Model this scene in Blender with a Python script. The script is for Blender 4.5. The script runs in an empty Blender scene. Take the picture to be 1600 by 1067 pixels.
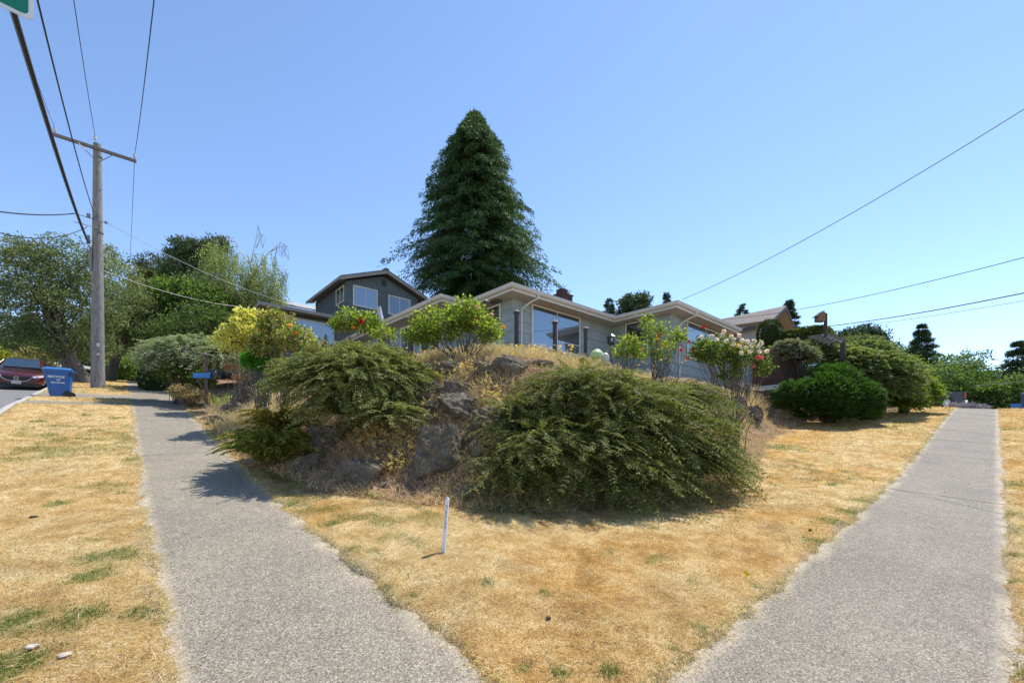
import bpy, math, random
import numpy as np
R = math.radians
scn = bpy.context.scene
# ---------------------------------------------------------------- camera, sky, sun, exposure
# X runs along the right-hand sidewalk, Y along the left-hand one; the camera stands on their corner.
F_, H_ = 678.0, 690.0
RX, RY, FX, FY = .744, -.668, .668, .744
cd = bpy.data.cameras.new('camera'); cam = bpy.data.objects.new('camera', cd); scn.collection.objects.link(cam)
cam.location = (0, 0, 0); cam.rotation_euler = (R(90), 0, -math.atan2(FX, FY))
cd.sensor_width = 36; cd.lens = 36 * F_ / 1600; cd.shift_y = (H_ - 533.5) / 1600; cd.clip_start = .05; cd.clip_end = 2000
scn.camera = cam
SUN_AZ, SUN_EL = R(41.9 + 0), R(61)      # set below from the sun's direction in the photograph
a = R(44)                                # clockwise from the viewing direction
sx, sy = math.sin(a) * RX + math.cos(a) * FX, math.sin(a) * RY + math.cos(a) * FY
w = bpy.data.worlds.new('World'); scn.world = w; w.use_nodes = True
nt = w.node_tree; bg = nt.nodes['Background']; sky = nt.nodes.new('ShaderNodeTexSky'); sky.sky_type = 'NISHITA'
sky.sun_disc = False; sky.sun_elevation = SUN_EL; sky.sun_rotation = math.atan2(sx, sy)
sky.altitude = 0; sky.air_density = .85; sky.dust_density = .05; sky.ozone_density = 3.0
nt.links.new(sky.outputs[0], bg.inputs[0]); bg.inputs[1].default_value = .145
sd = bpy.data.lights.new('sun', 'SUN'); sun = bpy.data.objects.new('sun', sd); scn.collection.objects.link(sun)
sd.energy = 3.9; sd.angle = R(.55); sd.color = (1, .95, .87)
from mathutils import Vector
sun.rotation_euler = Vector((sx * math.cos(SUN_EL), sy * math.cos(SUN_EL), math.sin(SUN_EL))).to_track_quat('Z', 'Y').to_euler()
scn.view_settings.view_transform = 'Standard'; scn.view_settings.look = 'None'
scn.view_settings.exposure = .84; scn.view_settings.gamma = 1
scn.render.engine = 'CYCLES'
try:
    scn.cycles.max_bounces = 6; scn.cycles.transparent_max_bounces = 4; scn.cycles.caustics_reflective = False
except Exception: pass
rng = np.random.default_rng(7)

# ---------------------------------------------------------------- geometry of the place
def P(u, v, d):                          # a point of the place seen at (u, v), d metres ahead
    r = (u - 800) / F_ * d
    return np.array([RX * r + FX * d, RY * r + FY * d, (H_ - v) / F_ * d])
def zx(x): return np.interp(x, [-400, -40, 0, 5.3, 8.2, 13.9, 19.4, 28, 36.6, 45, 60, 400], [-6, -3, -1.95, -1.66, -1.45, -.95, -.2, .95, 1.84, 1.9, 1.0, -8])
def zy(y): return np.interp(y, [-400, -40, 0, 3.07, 6.3, 8.4, 14.7, 21.5, 25, 32.5, 40, 60, 80, 400], [-10, -4, -1.95, -1.64, -1.26, -1.0, 0, 1.23, 1.75, 2.9, 4.0, 6.5, 7.6, 8])
def addz(x, y): return zx(x) + zy(y) + 1.95
BASE = [(1.95, 90), (1.95, 21), (1.9, 14), (1.95, 10), (2.3, 8.4), (3.0, 7.35), (3.55, 6.5), (4.3, 5.5), (5.3, 4.5), (6.6, 3.95),
        (9.5, 3.6), (13, 4.3), (16.7, 5.3), (21.5, 5.6), (26, 4.6), (31, 3.2), (45, 3), (90, 3)]
def inside(x, y):                        # signed distance into the raised garden
    x = np.asarray(x, float); y = np.asarray(y, float)
    d = np.full(np.broadcast(x, y).shape, 1e9)
    for (x0, y0), (x1, y1) in zip(BASE, BASE[1:]):
        dx, dy = x1 - x0, y1 - y0; t = np.clip(((x - x0) * dx + (y - y0) * dy) / (dx * dx + dy * dy), 0, 1)
        d = np.minimum(d, np.hypot(x - x0 - t * dx, y - y0 - t * dy))
    bx = [p[0] for p in BASE]; by = [p[1] for p in BASE]
    ins = (x > 1.95) & (y > np.interp(x, bx[4:], by[4:])) & (x > np.interp(y, by[4::-1], bx[4::-1]))
    return np.where(ins, d, -d)
def hsh(i, j, s): 
    n = (i * 374761393 + j * 668265263 + s * 974711) & 0x7fffffff
    n = ((n ^ (n >> 13)) * 1274126177) & 0x7fffffff
    return ((n ^ (n >> 16)) & 0xffff) / 65535.0
def noise(x, y, s=0):
    x = np.asarray(x, float); y = np.asarray(y, float)
    i = np.floor(x).astype(np.int64); j = np.floor(y).astype(np.int64); fx = x - i; fy = y - j
    fx = fx * fx * (3 - 2 * fx); fy = fy * fy * (3 - 2 * fy)
    return ((hsh(i, j, s) * (1 - fx) + hsh(i + 1, j, s) * fx) * (1 - fy) + (hsh(i, j + 1, s) * (1 - fx) + hsh(i + 1, j + 1, s) * fx) * fy) * 2 - 1
W0, W1, S0, S1 = .3, 1.8, -.04, 1.46      # the two sidewalks: X from W0 to W1, Y from S0 to S1
KERB = -2.65; SKERB = -2.6
def walkdist(x, y):                      # distance outside the paving (negative on it)
    a_ = np.maximum(W0 - x, x - W1); b_ = np.maximum(S0 - y, y - S1)
    c_ = np.where((x > KERB) & (x < W0), np.minimum(np.maximum(22.5 - y, y - 24.0), np.maximum(25.9 - y, y - 28.4)), 9)
    e_ = np.where((x > W1) & (x < 9), np.maximum(22.3 - y, y - 25.2), 9)
    return np.minimum(np.minimum(a_, b_), np.minimum(c_, e_))
def T(x, y, fine=True):
    x = np.asarray(x, float); y = np.asarray(y, float)
    z = addz(x, y); t = inside(x, y)
    s = np.clip(t / 3.4, 0, 1); s = s * s * (3 - 2 * s)
    tgt = np.maximum(z, np.where(t < 9, 3.35 - (.26 - .13 * np.clip((x - 13) / 4, 0, 1)) * (9 - t), 3.35 + np.clip(.09 * (t - 9), 0, 2.5)))
    tgt = np.maximum(tgt, z + .35)
    far = np.clip((x - 30) / 7, 0, 1); tgt = tgt * (1 - far) + (z + .6) * far
    far = np.clip((y - 20.5) / 2.5, 0, 1) * np.clip((6 - x) / 3, 0, 1) ; tgt = tgt * (1 - far) + (z + .05) * far
    z = z * (1 - s) + tgt * s
    g = np.clip(t / .6, 0, 1)
    z = z + g * (.10 * noise(x * 1.3, y * 1.3, 3) + .06 * noise(x * 3.1, y * 3.1, 4))
    wd = walkdist(x, y)
    if fine:
        off = .05 * noise(x * 3.3, y * 3.3, 9) + .03 * noise(x * 11, y * 11, 10)
        k = np.clip((wd + off - .0) / .09, 0, 1)
        z = z - .05 + k * (.075 + .012 * noise(x * 6, y * 6, 5) + .012 * noise(x * 17, y * 17, 6) + .03 * noise(x * .9, y * .9, 7))
        rd = (x < KERB) | (y < SKERB)
        z = np.where(rd, addz(x, y) - .16, z)
        m = (t > -.1) & (wd > 0); z = np.where(m, z + .015 * noise(x * 9, y * 9, 8), z)
    return z
def Tz(x, y): return float(T(np.array([x]), np.array([y]))[0])
def G(u, v, d0=1.5, d1=120):             # where the line of sight meets the ground
    ds = np.arange(d0, d1, .03); r = (u - 800) / F_ * ds
    x, y, z = RX * r + FX * ds, RY * r + FY * ds, (H_ - v) / F_ * ds
    k = np.nonzero(z <= T(x, y, False))[0]
    k = k[0] if len(k) else len(ds) - 1
    return np.array([x[k], y[k], float(T(x[k:k+1], y[k:k+1])[0])])
def PG(u, d):                            # the ground point under column u, d metres ahead
    p = P(u, 600, d); p[2] = Tz(p[0], p[1]); return p
def dep(p): return FX * p[0] + FY * p[1]
def pix(p): return 800 + F_ * (RX * p[0] + RY * p[1]) / dep(p), H_ - F_ * p[2] / dep(p)

# ---------------------------------------------------------------- object helpers
def mk(name, parts, mat, parent=None, base=None, smooth=False, label=None, cat=None, group=None, kind=None):
    """parts: (V, F) pairs, F an (n, k) index array. Linked as ONE mesh object; base = its origin."""
    Vs, loops, tot = [], [], []; o = 0
    for V, F in parts:
        V = np.asarray(V, float); F = np.asarray(F, np.int64)
        if not len(F): continue
        Vs.append(V); loops.append((F + o).ravel()); tot.append(np.full(len(F), F.shape[1])); o += len(V)
    V = np.concatenate(Vs); L = np.concatenate(loops); Tt = np.concatenate(tot)
    b = np.array(base if base is not None else (parent['_b'] if parent is not None and '_b' in parent else (0, 0, 0)), float)
    me = bpy.data.meshes.new(name); me.vertices.add(len(V)); me.vertices.foreach_set('co', (V - b).ravel().astype(np.float32))
    me.loops.add(len(L)); me.loops.foreach_set('vertex_index', L.astype(np.int32)); me.polygons.add(len(Tt))
    me.polygons.foreach_set('loop_start', (np.cumsum(Tt) - Tt).astype(np.int32)); me.polygons.foreach_set('loop_total', Tt.astype(np.int32))
    me.update(calc_edges=True); me.polygons.foreach_set('use_smooth', np.full(len(Tt), bool(smooth))); me.materials.append(mat)
    ob = bpy.data.objects.new(name, me); scn.collection.objects.link(ob)
    if parent is not None:
        ob.parent = parent; PB[ob.name] = b
    else: ob.location = b
    ob['_b'] = tuple(b); tag(ob, label, cat, group, kind)
    return ob
PB = {}
def tag(o, label=None, cat=None, group=None, kind=None):
    for k, v in (('label', label), ('category', cat), ('group', group), ('kind', kind)):
        if v: o[k] = v
def thing(name, label, cat, base, group=None):
    o = bpy.data.objects.new(name, None); scn.collection.objects.link(o); o.location = tuple(float(c) for c in base); o['_b'] = tuple(float(c) for c in base)
    o.empty_display_size = .2; tag(o, label, cat, group); return o
def box(c, s, rz=0, ax=None):
    c = np.array(c, float); h = np.array(s, float) / 2
    V = np.array([[i, j, k] for i in (-1, 1) for j in (-1, 1) for k in (-1, 1)], float) * h
    if ax is not None: V = V @ np.array(ax, float)
    else:
        co, si = math.cos(rz), math.sin(rz); V = np.stack([V[:, 0] * co - V[:, 1] * si, V[:, 0] * si + V[:, 1] * co, V[:, 2]], 1)
    return V + c, np.array([[0, 1, 3, 2], [4, 6, 7, 5], [0, 4, 5, 1], [2, 3, 7, 6], [0, 2, 6, 4], [1, 5, 7, 3]])
def unit(v): v = np.asarray(v, float); return v / (np.linalg.norm(v, axis=-1, keepdims=True) + 1e-12)
def tube(path, rad, k=6, cap=True):
    path = np.asarray(path, float); n = len(path); rad = np.broadcast_to(np.asarray(rad, float), (n,))
    t = unit(np.gradient(path, axis=0)); ref = np.array([0, 0, 1.]) if abs(t[0][2]) < .9 else np.array([1., 0, 0])
    s = unit(np.cross(t, ref)); q = np.cross(s, t); an = np.arange(k) / k * 2 * np.pi
    V = (path[:, None] + rad[:, None, None] * (np.cos(an)[None, :, None] * s[:, None] + np.sin(an)[None, :, None] * q[:, None])).reshape(-1, 3)
    i = np.arange(n - 1)[:, None] * k; j = np.arange(k)[None]; j2 = (j + 1) % k
    Fq = np.stack([i + j, i + j2, i + k + j2, i + k + j], -1).reshape(-1, 4)
    if cap:
        V = np.concatenate([V, path[:1], path[-1:]]); a0 = n * k
        j = np.arange(k); j2 = (j + 1) % k
        Fc = np.concatenate([np.stack([np.full(k, a0), j2, j, j], -1)[:, :4], np.stack([np.full(k, a0 + 1), (n - 1) * k + j, (n - 1) * k + j2, (n - 1) * k + j2], -1)])
        Fc = Fc[:, :3]
        return [(V, Fq), (V, Fc)]
    return [(V, Fq)]
def tubes(*a_, **k_): return tube(*a_, **k_)
def ring_loft(rings, cap=True):
    rings = [np.asarray(r, float) for r in rings]; k = len(rings[0]); n = len(rings); V = np.concatenate(rings)
    i = np.arange(n - 1)[:, None] * k; j = np.arange(k)[None]; j2 = (j + 1) % k
    out = [(V, np.stack([i + j, i + j2, i + k + j2, i + k + j], -1).reshape(-1, 4))]
    if cap: out += [(rings[0], np.arange(k)[None, ::-1]), (rings[-1], np.arange(k)[None])]
    return out
def prism(poly, z0, z1):                 # closed prism over a plan polygon (ccw)
    n = len(poly); p = np.array(poly, float); A = np.c_[p, np.full(n, z0)]; B = np.c_[p, np.full(n, z1)]
    return ring_loft([A, B])
def extrude(pts, d):                     # closed solid: planar 3-D polygon pushed along d
    A = np.array(pts, float); return ring_loft([A, A + np.array(d, float)])
def sweep(poly, prof, closed=True):      # profile [(out, z)] swept round a plan polygon (ccw), mitred
    n = len(poly); p = np.array(poly, float); rings = []
    for i in range(n):
        e0 = unit(p[i] - p[i - 1]); e1 = unit(p[(i + 1) % n] - p[i])
        if not closed and i == 0: e0 = e1
        if not closed and i == n - 1: e1 = e0
        n0 = np.array([e0[1], -e0[0]]); n1 = np.array([e1[1], -e1[0]]); m = (n0 + n1) / (1 + n0 @ n1)
        rings.append([[p[i][0] + m[0] * o, p[i][1] + m[1] * o, z] for o, z in prof])
    if closed: rings.append(rings[0])
    return ring_loft(rings, cap=not closed)
def ball(c, r, nu=16, nv=10, zmin=-1):
    c = np.array(c, float); r = np.broadcast_to(np.array(r, float), (3,))
    th = np.linspace(-np.pi / 2 if zmin <= -1 else math.asin(zmin), np.pi / 2, nv); ph = np.arange(nu) / nu * 2 * np.pi
    V = np.stack([np.cos(th)[:, None] * np.cos(ph), np.cos(th)[:, None] * np.sin(ph), np.sin(th)[:, None] + 0 * ph], -1).reshape(-1, 3) * r + c
    i = np.arange(nv - 1)[:, None] * nu; j = np.arange(nu)[None]; j2 = (j + 1) % nu
    return V, np.stack([i + j, i + j2, i + nu + j2, i + nu + j], -1).reshape(-1, 4)
def disc(c, r, nrm, k=20, th=.02, inner=0):
    c = np.array(c, float); nrm = unit(nrm); s = unit(np.cross(nrm, [0, 0, 1] if abs(nrm[2]) < .9 else [1, 0, 0])); q = np.cross(nrm, s)
    an = np.arange(k) / k * 2 * np.pi; ring = np.cos(an)[:, None] * s + np.sin(an)[:, None] * q
    if not inner: return ring_loft([c + ring * r - nrm * th / 2, c + ring * r + nrm * th / 2])
    a0, a1, b1, b0 = c + ring * r - nrm * th / 2, c + ring * r + nrm * th / 2, c + ring * inner + nrm * th / 2, c + ring * inner - nrm * th / 2
    return ring_loft([a0, a1, b1, b0, a0], cap=False)

# ---------------------------------------------------------------- materials
def srgb(h): 
    c = [int(h[i:i+2], 16) / 255 for i in (0, 2, 4)]; return tuple(x / 12.92 if x < .04045 else ((x + .055) / 1.055) ** 2.4 for x in c)
MC = {}
def newmat(n):
    m = bpy.data.materials.new(n); m.use_nodes = True; t = m.node_tree; p = t.nodes['Principled BSDF']; return m, t, p
def ND(t, ty, **k):
    n = t.nodes.new(ty)
    for a_, b_ in k.items():
        if a_ in n.inputs.keys(): n.inputs[a_].default_value = b_
        else: setattr(n, a_, b_)
    return n
def ramp(t, fac, stops):
    r = t.nodes.new('ShaderNodeValToRGB'); e = r.color_ramp.elements
    while len(e) < len(stops): e.new(.5)
    for k, (p_, c) in zip(e, stops): k.position = p_; k.color = (*c, 1)
    t.links.new(fac, r.inputs[0]); return r.outputs[0]
def mix(t, f, a_, b_, mode='MIX'):
    n = t.nodes.new('ShaderNodeMix'); n.data_type = 'RGBA'; n.blend_type = mode
    for s_, x in ((0, f), (6, a_), (7, b_)):
        if hasattr(x, 'links'): t.links.new(x, n.inputs[s_])
        elif isinstance(x, (int, float)): n.inputs[s_].default_value = x
        else: n.inputs[s_].default_value = (*x, 1)
    return n.outputs[2]
def coords(t): return t.nodes.new('ShaderNodeNewGeometry').outputs['Position']
def nz(t, scale, detail=4, rough=.6, vec=None):
    n = ND(t, 'ShaderNodeTexNoise', Scale=scale, Detail=detail, Roughness=rough); t.links.new(vec or coords(t), n.inputs['Vector']); return n.outputs[0]
def bump(t, p, h, strength=.5, dist=.01):
    b = ND(t, 'ShaderNodeBump', Strength=strength, Distance=dist); t.links.new(h, b.inputs['Height']); t.links.new(b.outputs[0], p.inputs['Normal'])
def plain(n, col, rough=.6, metal=0, var=.15, scale=3, spec=.5, bmp=0, coat=0):
    if n in MC: return MC[n]
    m, t, p = newmat(n); p.inputs['Roughness'].default_value = rough; p.inputs['Metallic'].default_value = metal
    p.inputs['Specular IOR Level'].default_value = spec; p.inputs['Coat Weight'].default_value = coat
    v = nz(t, scale, 5); c = ramp(t, v, [(.3, tuple(x * (1 - var) for x in col)), (.7, tuple(min(1, x * (1 + var)) for x in col))])
    t.links.new(c, p.inputs['Base Color'])
    if bmp: bump(t, p, nz(t, scale * 12, 3), bmp, .01)
    MC[n] = m; return m
def leafm(n, cols, rough=.5, trans=.35, spec=.35, nscale=1.2, gain=1.0):
    """leaves: each leaf its own shade of the plant's colours"""
    if n in MC: return MC[n]
    rough = max(rough, .6); spec *= .6; m, t, p = newmat(n); g = t.nodes.new('ShaderNodeNewGeometry')
    k = len(cols); c = ramp(t, g.outputs['Random Per Island'], [(i / max(1, k - 1), c_) for i, c_ in enumerate(cols)])
    c2 = mix(t, 1.0, c, ramp(t, nz(t, nscale, 2), [(.3, (.72, .76, .72)), (.7, (1.2, 1.14, 1.0))]), 'MULTIPLY')
    c2 = mix(t, 1.0, c2, (1.35, 1.35, 1.35), 'MULTIPLY')
    t.links.new(c2, p.inputs['Base Color']); p.inputs['Roughness'].default_value = rough; p.inputs['Specular IOR Level'].default_value = spec
    tr = t.nodes.new('ShaderNodeBsdfTranslucent'); tc = mix(t, 1.0, c2, (1, 1, .95) if n.startswith('petals') else (1.0, 1.12, .6), 'MULTIPLY'); t.links.new(tc, tr.inputs[0])
    ms = t.nodes.new('ShaderNodeMixShader'); ms.inputs[0].default_value = min(.6, trans * 1.35)
    t.links.new(p.outputs[0], ms.inputs[1]); t.links.new(tr.outputs[0], ms.inputs[2]); t.links.new(ms.outputs[0], t.nodes['Material Output'].inputs[0])
    MC[n] = m; return m
def barkm(n, col, scale=6):
    if n in MC: return MC[n]
    m, t, p = newmat(n); mp = ND(t, 'ShaderNodeMapping'); mp.inputs['Scale'].default_value = (1, 1, .18); t.links.new(coords(t), mp.inputs[0])
    v = nz(t, scale * 3, 6, .7, mp.outputs[0]); c = ramp(t, v, [(.3, tuple(x * .5 for x in col)), (.5, col), (.75, tuple(min(1, x * 1.5) for x in col))])
    t.links.new(c, p.inputs['Base Color']); p.inputs['Roughness'].default_value = .9; bump(t, p, v, .8, .03); MC[n] = m; return m
def glassm(n, tint=(.02, .03, .04), refl=.45):
    if n in MC: return MC[n]
    m, t, p = newmat(n); p.inputs['Base Color'].default_value = (*tint, 1); p.inputs['Roughness'].default_value = .3
    g = t.nodes.new('ShaderNodeBsdfGlossy'); g.inputs['Roughness'].default_value = .015; g.inputs['Color'].default_value = (.85, .93, 1, 1)
    ms = t.nodes.new('ShaderNodeMixShader'); ms.inputs[0].default_value = refl
    t.links.new(p.outputs[0], ms.inputs[1]); t.links.new(g.outputs[0], ms.inputs[2]); t.links.new(ms.outputs[0], t.nodes['Material Output'].inputs[0]); MC[n] = m; return m

def ground_mat():
    m, t, p = newmat('dry lawn and garden soil')
    def at(n): a_ = t.nodes.new('ShaderNodeAttribute'); a_.attribute_name = n; return a_.outputs['Fac']
    big = nz(t, .55, 3); mid = nz(t, 3.2, 5, .65); fine = nz(t, 60, 4, .75); blade = nz(t, 170, 2, .6)
    c1 = ramp(t, mid, [(.25, (.25, .13, .045)), (.42, (.43, .235, .075)), (.56, (.55, .345, .13)), (.72, (.64, .48, .26))])
    c2 = ramp(t, mid, [(.3, (.44, .30, .12)), (.55, (.60, .46, .24)), (.8, (.70, .60, .38))])
    sx_ = t.nodes.new('ShaderNodeSeparateXYZ'); t.links.new(coords(t), sx_.inputs[0]); mr = t.nodes.new('ShaderNodeMapRange'); mr.inputs[1].default_value = 1.2; mr.inputs[2].default_value = .2; mr.inputs[4].default_value = .6; t.links.new(sx_.outputs[0], mr.inputs[0])
    c = mix(t, ramp(t, big, [(.38, (0, 0, 0)), (.62, (1, 1, 1))]), c1, c2); c = mix(t, mr.outputs[0], c, c2)
    c = mix(t, 1.0, c, ramp(t, nz(t, 1.5, 6, .7), [(.33, (.72, .68, .66)), (.5, (1, 1, 1)), (.68, (1.12, 1.14, 1.2))]), 'MULTIPLY')
    c = mix(t, 1.0, c, ramp(t, fine, [(.25, (.42, .40, .36)), (.5, (1, 1, 1)), (.75, (1.45, 1.42, 1.35))]), 'MULTIPLY')
    c = mix(t, 1.0, c, ramp(t, blade, [(.3, (.6, .58, .55)), (.6, (1.1, 1.1, 1.1))]), 'MULTIPLY')
    gc = ramp(t, fine, [(.3, (.05, .07, .015)), (.6, (.13, .16, .04)), (.8, (.3, .28, .1))])
    c = mix(t, at('green'), c, gc)
    s = nz(t, 9, 6, .7); sc = ramp(t, s, [(.25, (.09, .055, .035)), (.45, (.21, .13, .08)), (.62, (.36, .24, .15)), (.8, (.5, .38, .24))])
    c = mix(t, at('soil'), c, sc)
    e = ramp(t, nz(t, 25, 5, .7), [(.3, (.2, .14, .09)), (.55, (.46, .37, .26)), (.75, (.62, .53, .4))])
    c = mix(t, at('edge'), c, e)
    t.links.new(c, p.inputs['Base Color']); p.inputs['Roughness'].default_value = .95; p.inputs['Specular IOR Level'].default_value = .1
    bump(t, p, fine, .9, .03); return m
def walk_mat(n, tone=1.0, blue=0):
    m, t, p = newmat(n)
    vo = ND(t, 'ShaderNodeTexVoronoi', Scale=90.0); t.links.new(coords(t), vo.inputs['Vector'])
    sep = t.nodes.new('ShaderNodeSeparateColor'); t.links.new(vo.outputs['Color'], sep.inputs[0])
    T3 = lambda r_, g_, b_: (r_ * 1.03 * tone, g_ * .99 * tone, (b_ * .90 + blue) * tone)
    c = ramp(t, sep.outputs[0], [(0, T3(.08, .07, .06)), (.25, T3(.22, .195, .17)), (.6, T3(.33, .30, .27)), (.9, T3(.43, .40, .36)), (1, T3(.66, .62, .56))])
    ma = t.nodes.new('ShaderNodeMath'); ma.operation = 'SUBTRACT'; ma.use_clamp = True; ma.inputs[0].default_value = 1
    c = mix(t, ramp(t, vo.outputs['Distance'], [(.35, (0, 0, 0)), (.8, (.85, .85, .85))]), c, T3(.22, .2, .175))
    c = mix(t, 1.0, c, ramp(t, nz(t, .7, 4), [(.3, (.84, .84, .85)), (.7, (1.12, 1.11, 1.08))]), 'MULTIPLY')
    c = mix(t, 1.0, c, ramp(t, nz(t, 7, 6, .75), [(.25, (.78, .76, .74)), (.65, (1.1, 1.1, 1.08))]), 'MULTIPLY')
    at = t.nodes.new('ShaderNodeAttribute'); at.attribute_name = 'dirt'
    c = mix(t, at.outputs['Fac'], c, ramp(t, nz(t, 30, 4), [(.3, (.22, .17, .11)), (.6, (.5, .42, .31))]))
    at = t.nodes.new('ShaderNodeAttribute'); at.attribute_name = 'joint'; c = mix(t, at.outputs['Fac'], c, (.05, .04, .03))
    t.links.new(c, p.inputs['Base Color']); p.inputs['Roughness'].default_value = .85
    bump(t, p, vo.outputs['Distance'], .6, .006); return m

# ---------------------------------------------------------------- the ground sheet
GREEN = [(175,872,.42),(150,905,.3),(90,790,.25),(225,968,.25),(30,978,.3),(10,1050,.3),(208,690,.35),(204,668,.3),(212,720,.3),(120,975,.25),(130,650,.35),(180,655,.35),(60,660,.3),
         (548,866,.2),(762,915,.13),(648,940,.13),(606,925,.08),(852,932,.1),(1178,920,.14),(1082,915,.08),(1308,822,.4),(1332,802,.35),(1275,850,.25),(1345,785,.3),
         (1098,995,.1),(1052,1022,.08),(1568,830,.3),(1578,875,.25),(1572,912,.2),(1500,1022,.28),(1548,1035,.3),(1590,1055,.2),(1575,760,.4),(520,820,.25),
         (790,795,.35),(860,800,.3),(1195,965,.12),(1020,830,.12),(320,700,.35),(345,712,.3),(460,790,.35),(1300,760,.25),(955,1060,.1),(880,1062,.12),(820,1055,.1),(1215,700,.4),(1240,722,.3)]
GP = [(G(u, v), r * .68) for u, v, r in GREEN]
def greenfac(x, y):
    g = np.zeros(np.broadcast(x, y).shape)
    for p, r in GP:
        q = np.hypot(x - p[0], y - p[1]) / r; g = np.maximum(g, np.clip(1.25 - q + .5 * noise(x * 9, y * 9, 21), 0, 1))
    return np.maximum(g, np.clip((noise(x * .7, y * .7, 61) + .7 * noise(x * 3.7, y * 3.7, 62) - .62) * 1.6, 0, .55))
def axis(segs):
    out = []
    for a_, b_, s in segs: out += list(np.arange(a_, b_, s))
    return np.array(out + [segs[-1][1]])
gx = axis([(-600, -60, 30), (-60, -12, 3), (-12, -4, .8), (-4, KERB - .001, .27), (KERB - .001, KERB, .001), (KERB, .0, .09), (.0, 2.6, .045), (2.6, 12, .075), (12, 30, .2), (30, 60, .8), (60, 600, 30)])
gy = axis([(-600, -60, 30), (-60, -6, 3), (-6, SKERB - .001, .6), (SKERB - .001, SKERB, .001), (SKERB, -.3, .1), (-.3, 1.9, .045), (1.9, 13, .075), (13, 36, .22), (36, 70, .8), (70, 600, 30)])
XX, YY = np.meshgrid(gx, gy, indexing='ij'); ZZ = T(XX, YY)
V = np.stack([XX, YY, ZZ], -1).reshape(-1, 3); nx, ny = len(gx), len(gy)
i = np.arange(nx - 1)[:, None] * ny; j = np.arange(ny - 1)[None]
ground = mk('ground', [(V, np.stack([i + j, i + ny + j, i + ny + j + 1, i + j + 1], -1).reshape(-1, 4))], ground_mat(), smooth=True, kind='structure')
def setattr_(ob, n, vals):
    a_ = ob.data.attributes.new(n, 'FLOAT', 'POINT'); a_.data.foreach_set('value', np.asarray(vals, np.float32).ravel())
tt = inside(XX, YY); wd = walkdist(XX, YY)
setattr_(ground, 'soil', np.clip(tt / .5 + .5 + .5 * noise(XX * 3, YY * 3, 30), 0, 1))
setattr_(ground, 'green', greenfac(XX, YY) * .8)
setattr_(ground, 'edge', np.clip(1.0 - wd / .16 + .6 * noise(XX * 5, YY * 5, 31), 0, 1) * (wd > -.3) * (XX > KERB) * (YY > SKERB))

# ---------------------------------------------------------------- paving
def strip(name, x0, x1, y0, y1, mat, dx, dy, jx=(), jy=(), lift=0, label=None):
    xs = axis([(x0, x1, dx)]); ys = axis([(y0, y1, dy)])
    if len(jx): xs = np.unique(np.concatenate([xs] + [[q - .012, q - .006, q + .006, q + .012] for q in jx]))
    if len(jy): ys = np.unique(np.concatenate([ys] + [[q - .012, q - .006, q + .006, q + .012] for q in jy]))
    X_, Y_ = np.meshgrid(xs, ys, indexing='ij'); jm = np.zeros(X_.shape)
    for q in jx: jm = np.maximum(jm, (np.abs(X_ - q) < .009))
    for q in jy: jm = np.maximum(jm, (np.abs(Y_ - q) < .009))
    Z_ = addz(X_, Y_) + lift + .006 * noise(X_ * .7, Y_ * .7, 40) - jm * .02
    k = len(ys); i = np.arange(len(xs) - 1)[:, None] * k; j = np.arange(k - 1)[None]
    o = mk(name, [(np.stack([X_, Y_, Z_], -1).reshape(-1, 3), np.stack([i + j, i + k + j, i + k + j + 1, i + j + 1], -1).reshape(-1, 4))], mat, smooth=True, kind='structure')
    e = -walkdist(X_, Y_); setattr_(o, 'joint', jm); setattr_(o, 'dirt', np.clip(.6 - e / .09 + .7 * noise(X_ * 4, Y_ * 4, 41), 0, 1) * .8)
    return o
wm = walk_mat('exposed aggregate concrete', .80, -.008); wm2 = walk_mat('greyer aggregate concrete', .68, -.0)
xr = np.concatenate([[11.85], np.arange(17.3, 60, 3.1)])
strip('sidewalk', W0 - .12, W1 + .12, -2.5, 22.3, wm, .1, .1, jy=[12.6, 15.4, 18.4])
strip('sidewalk', W0 - .12, W1 + .12, 22.3, 75, wm, .3, .3, jy=list(np.arange(22.33, 60, 3)))
strip('sidewalk', W1 + .12, 60, S0 - .12, S1 + .12, wm2, .15, .1, jx=list(xr))
strip('path', KERB + .02, W0 - .12, 22.5, 24.0, wm, .2, .2, lift=.004)
strip('driveway', KERB + .02, W0 - .12, 25.9, 28.4, wm, .2, .2, lift=.004)
strip('driveway', W1 + .12, 8.8, 22.3, 25.2, wm, .3, .3, lift=.01)
am = plain('worn grey asphalt', (.16, .155, .15), .9, var=.25, scale=8, bmp=.4)
strip('road', -11, KERB - .18, -60, 90, am, 1.2, 1.5, lift=-.13)
strip('road', -11, 90, -11, SKERB - .18, am, 2, 1.2, lift=-.118)
km = plain('kerb concrete', (.36, .34, .31), .85, var=.2, scale=4, bmp=.3)
def kerb(path): 
    pr = [(-.0, .02), (-.0, -.3), (-.16, -.3), (-.16, .02)]
    rings = []
    for x, y, ax_ in path:
        z = float(addz(x, y)); rings.append([[x + (o if ax_ else 0), y + (0 if ax_ else o), z + h] for o, h in pr])
    return ring_loft(rings)
mk('kerb', kerb([(KERB, y, 1) for y in np.arange(-2.4, 90, 1.5)]), km, kind='structure')
mk('kerb', kerb([(x, SKERB, 0) for x in np.arange(-2.6, 90, 1.5)]), km, kind='structure')

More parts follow.
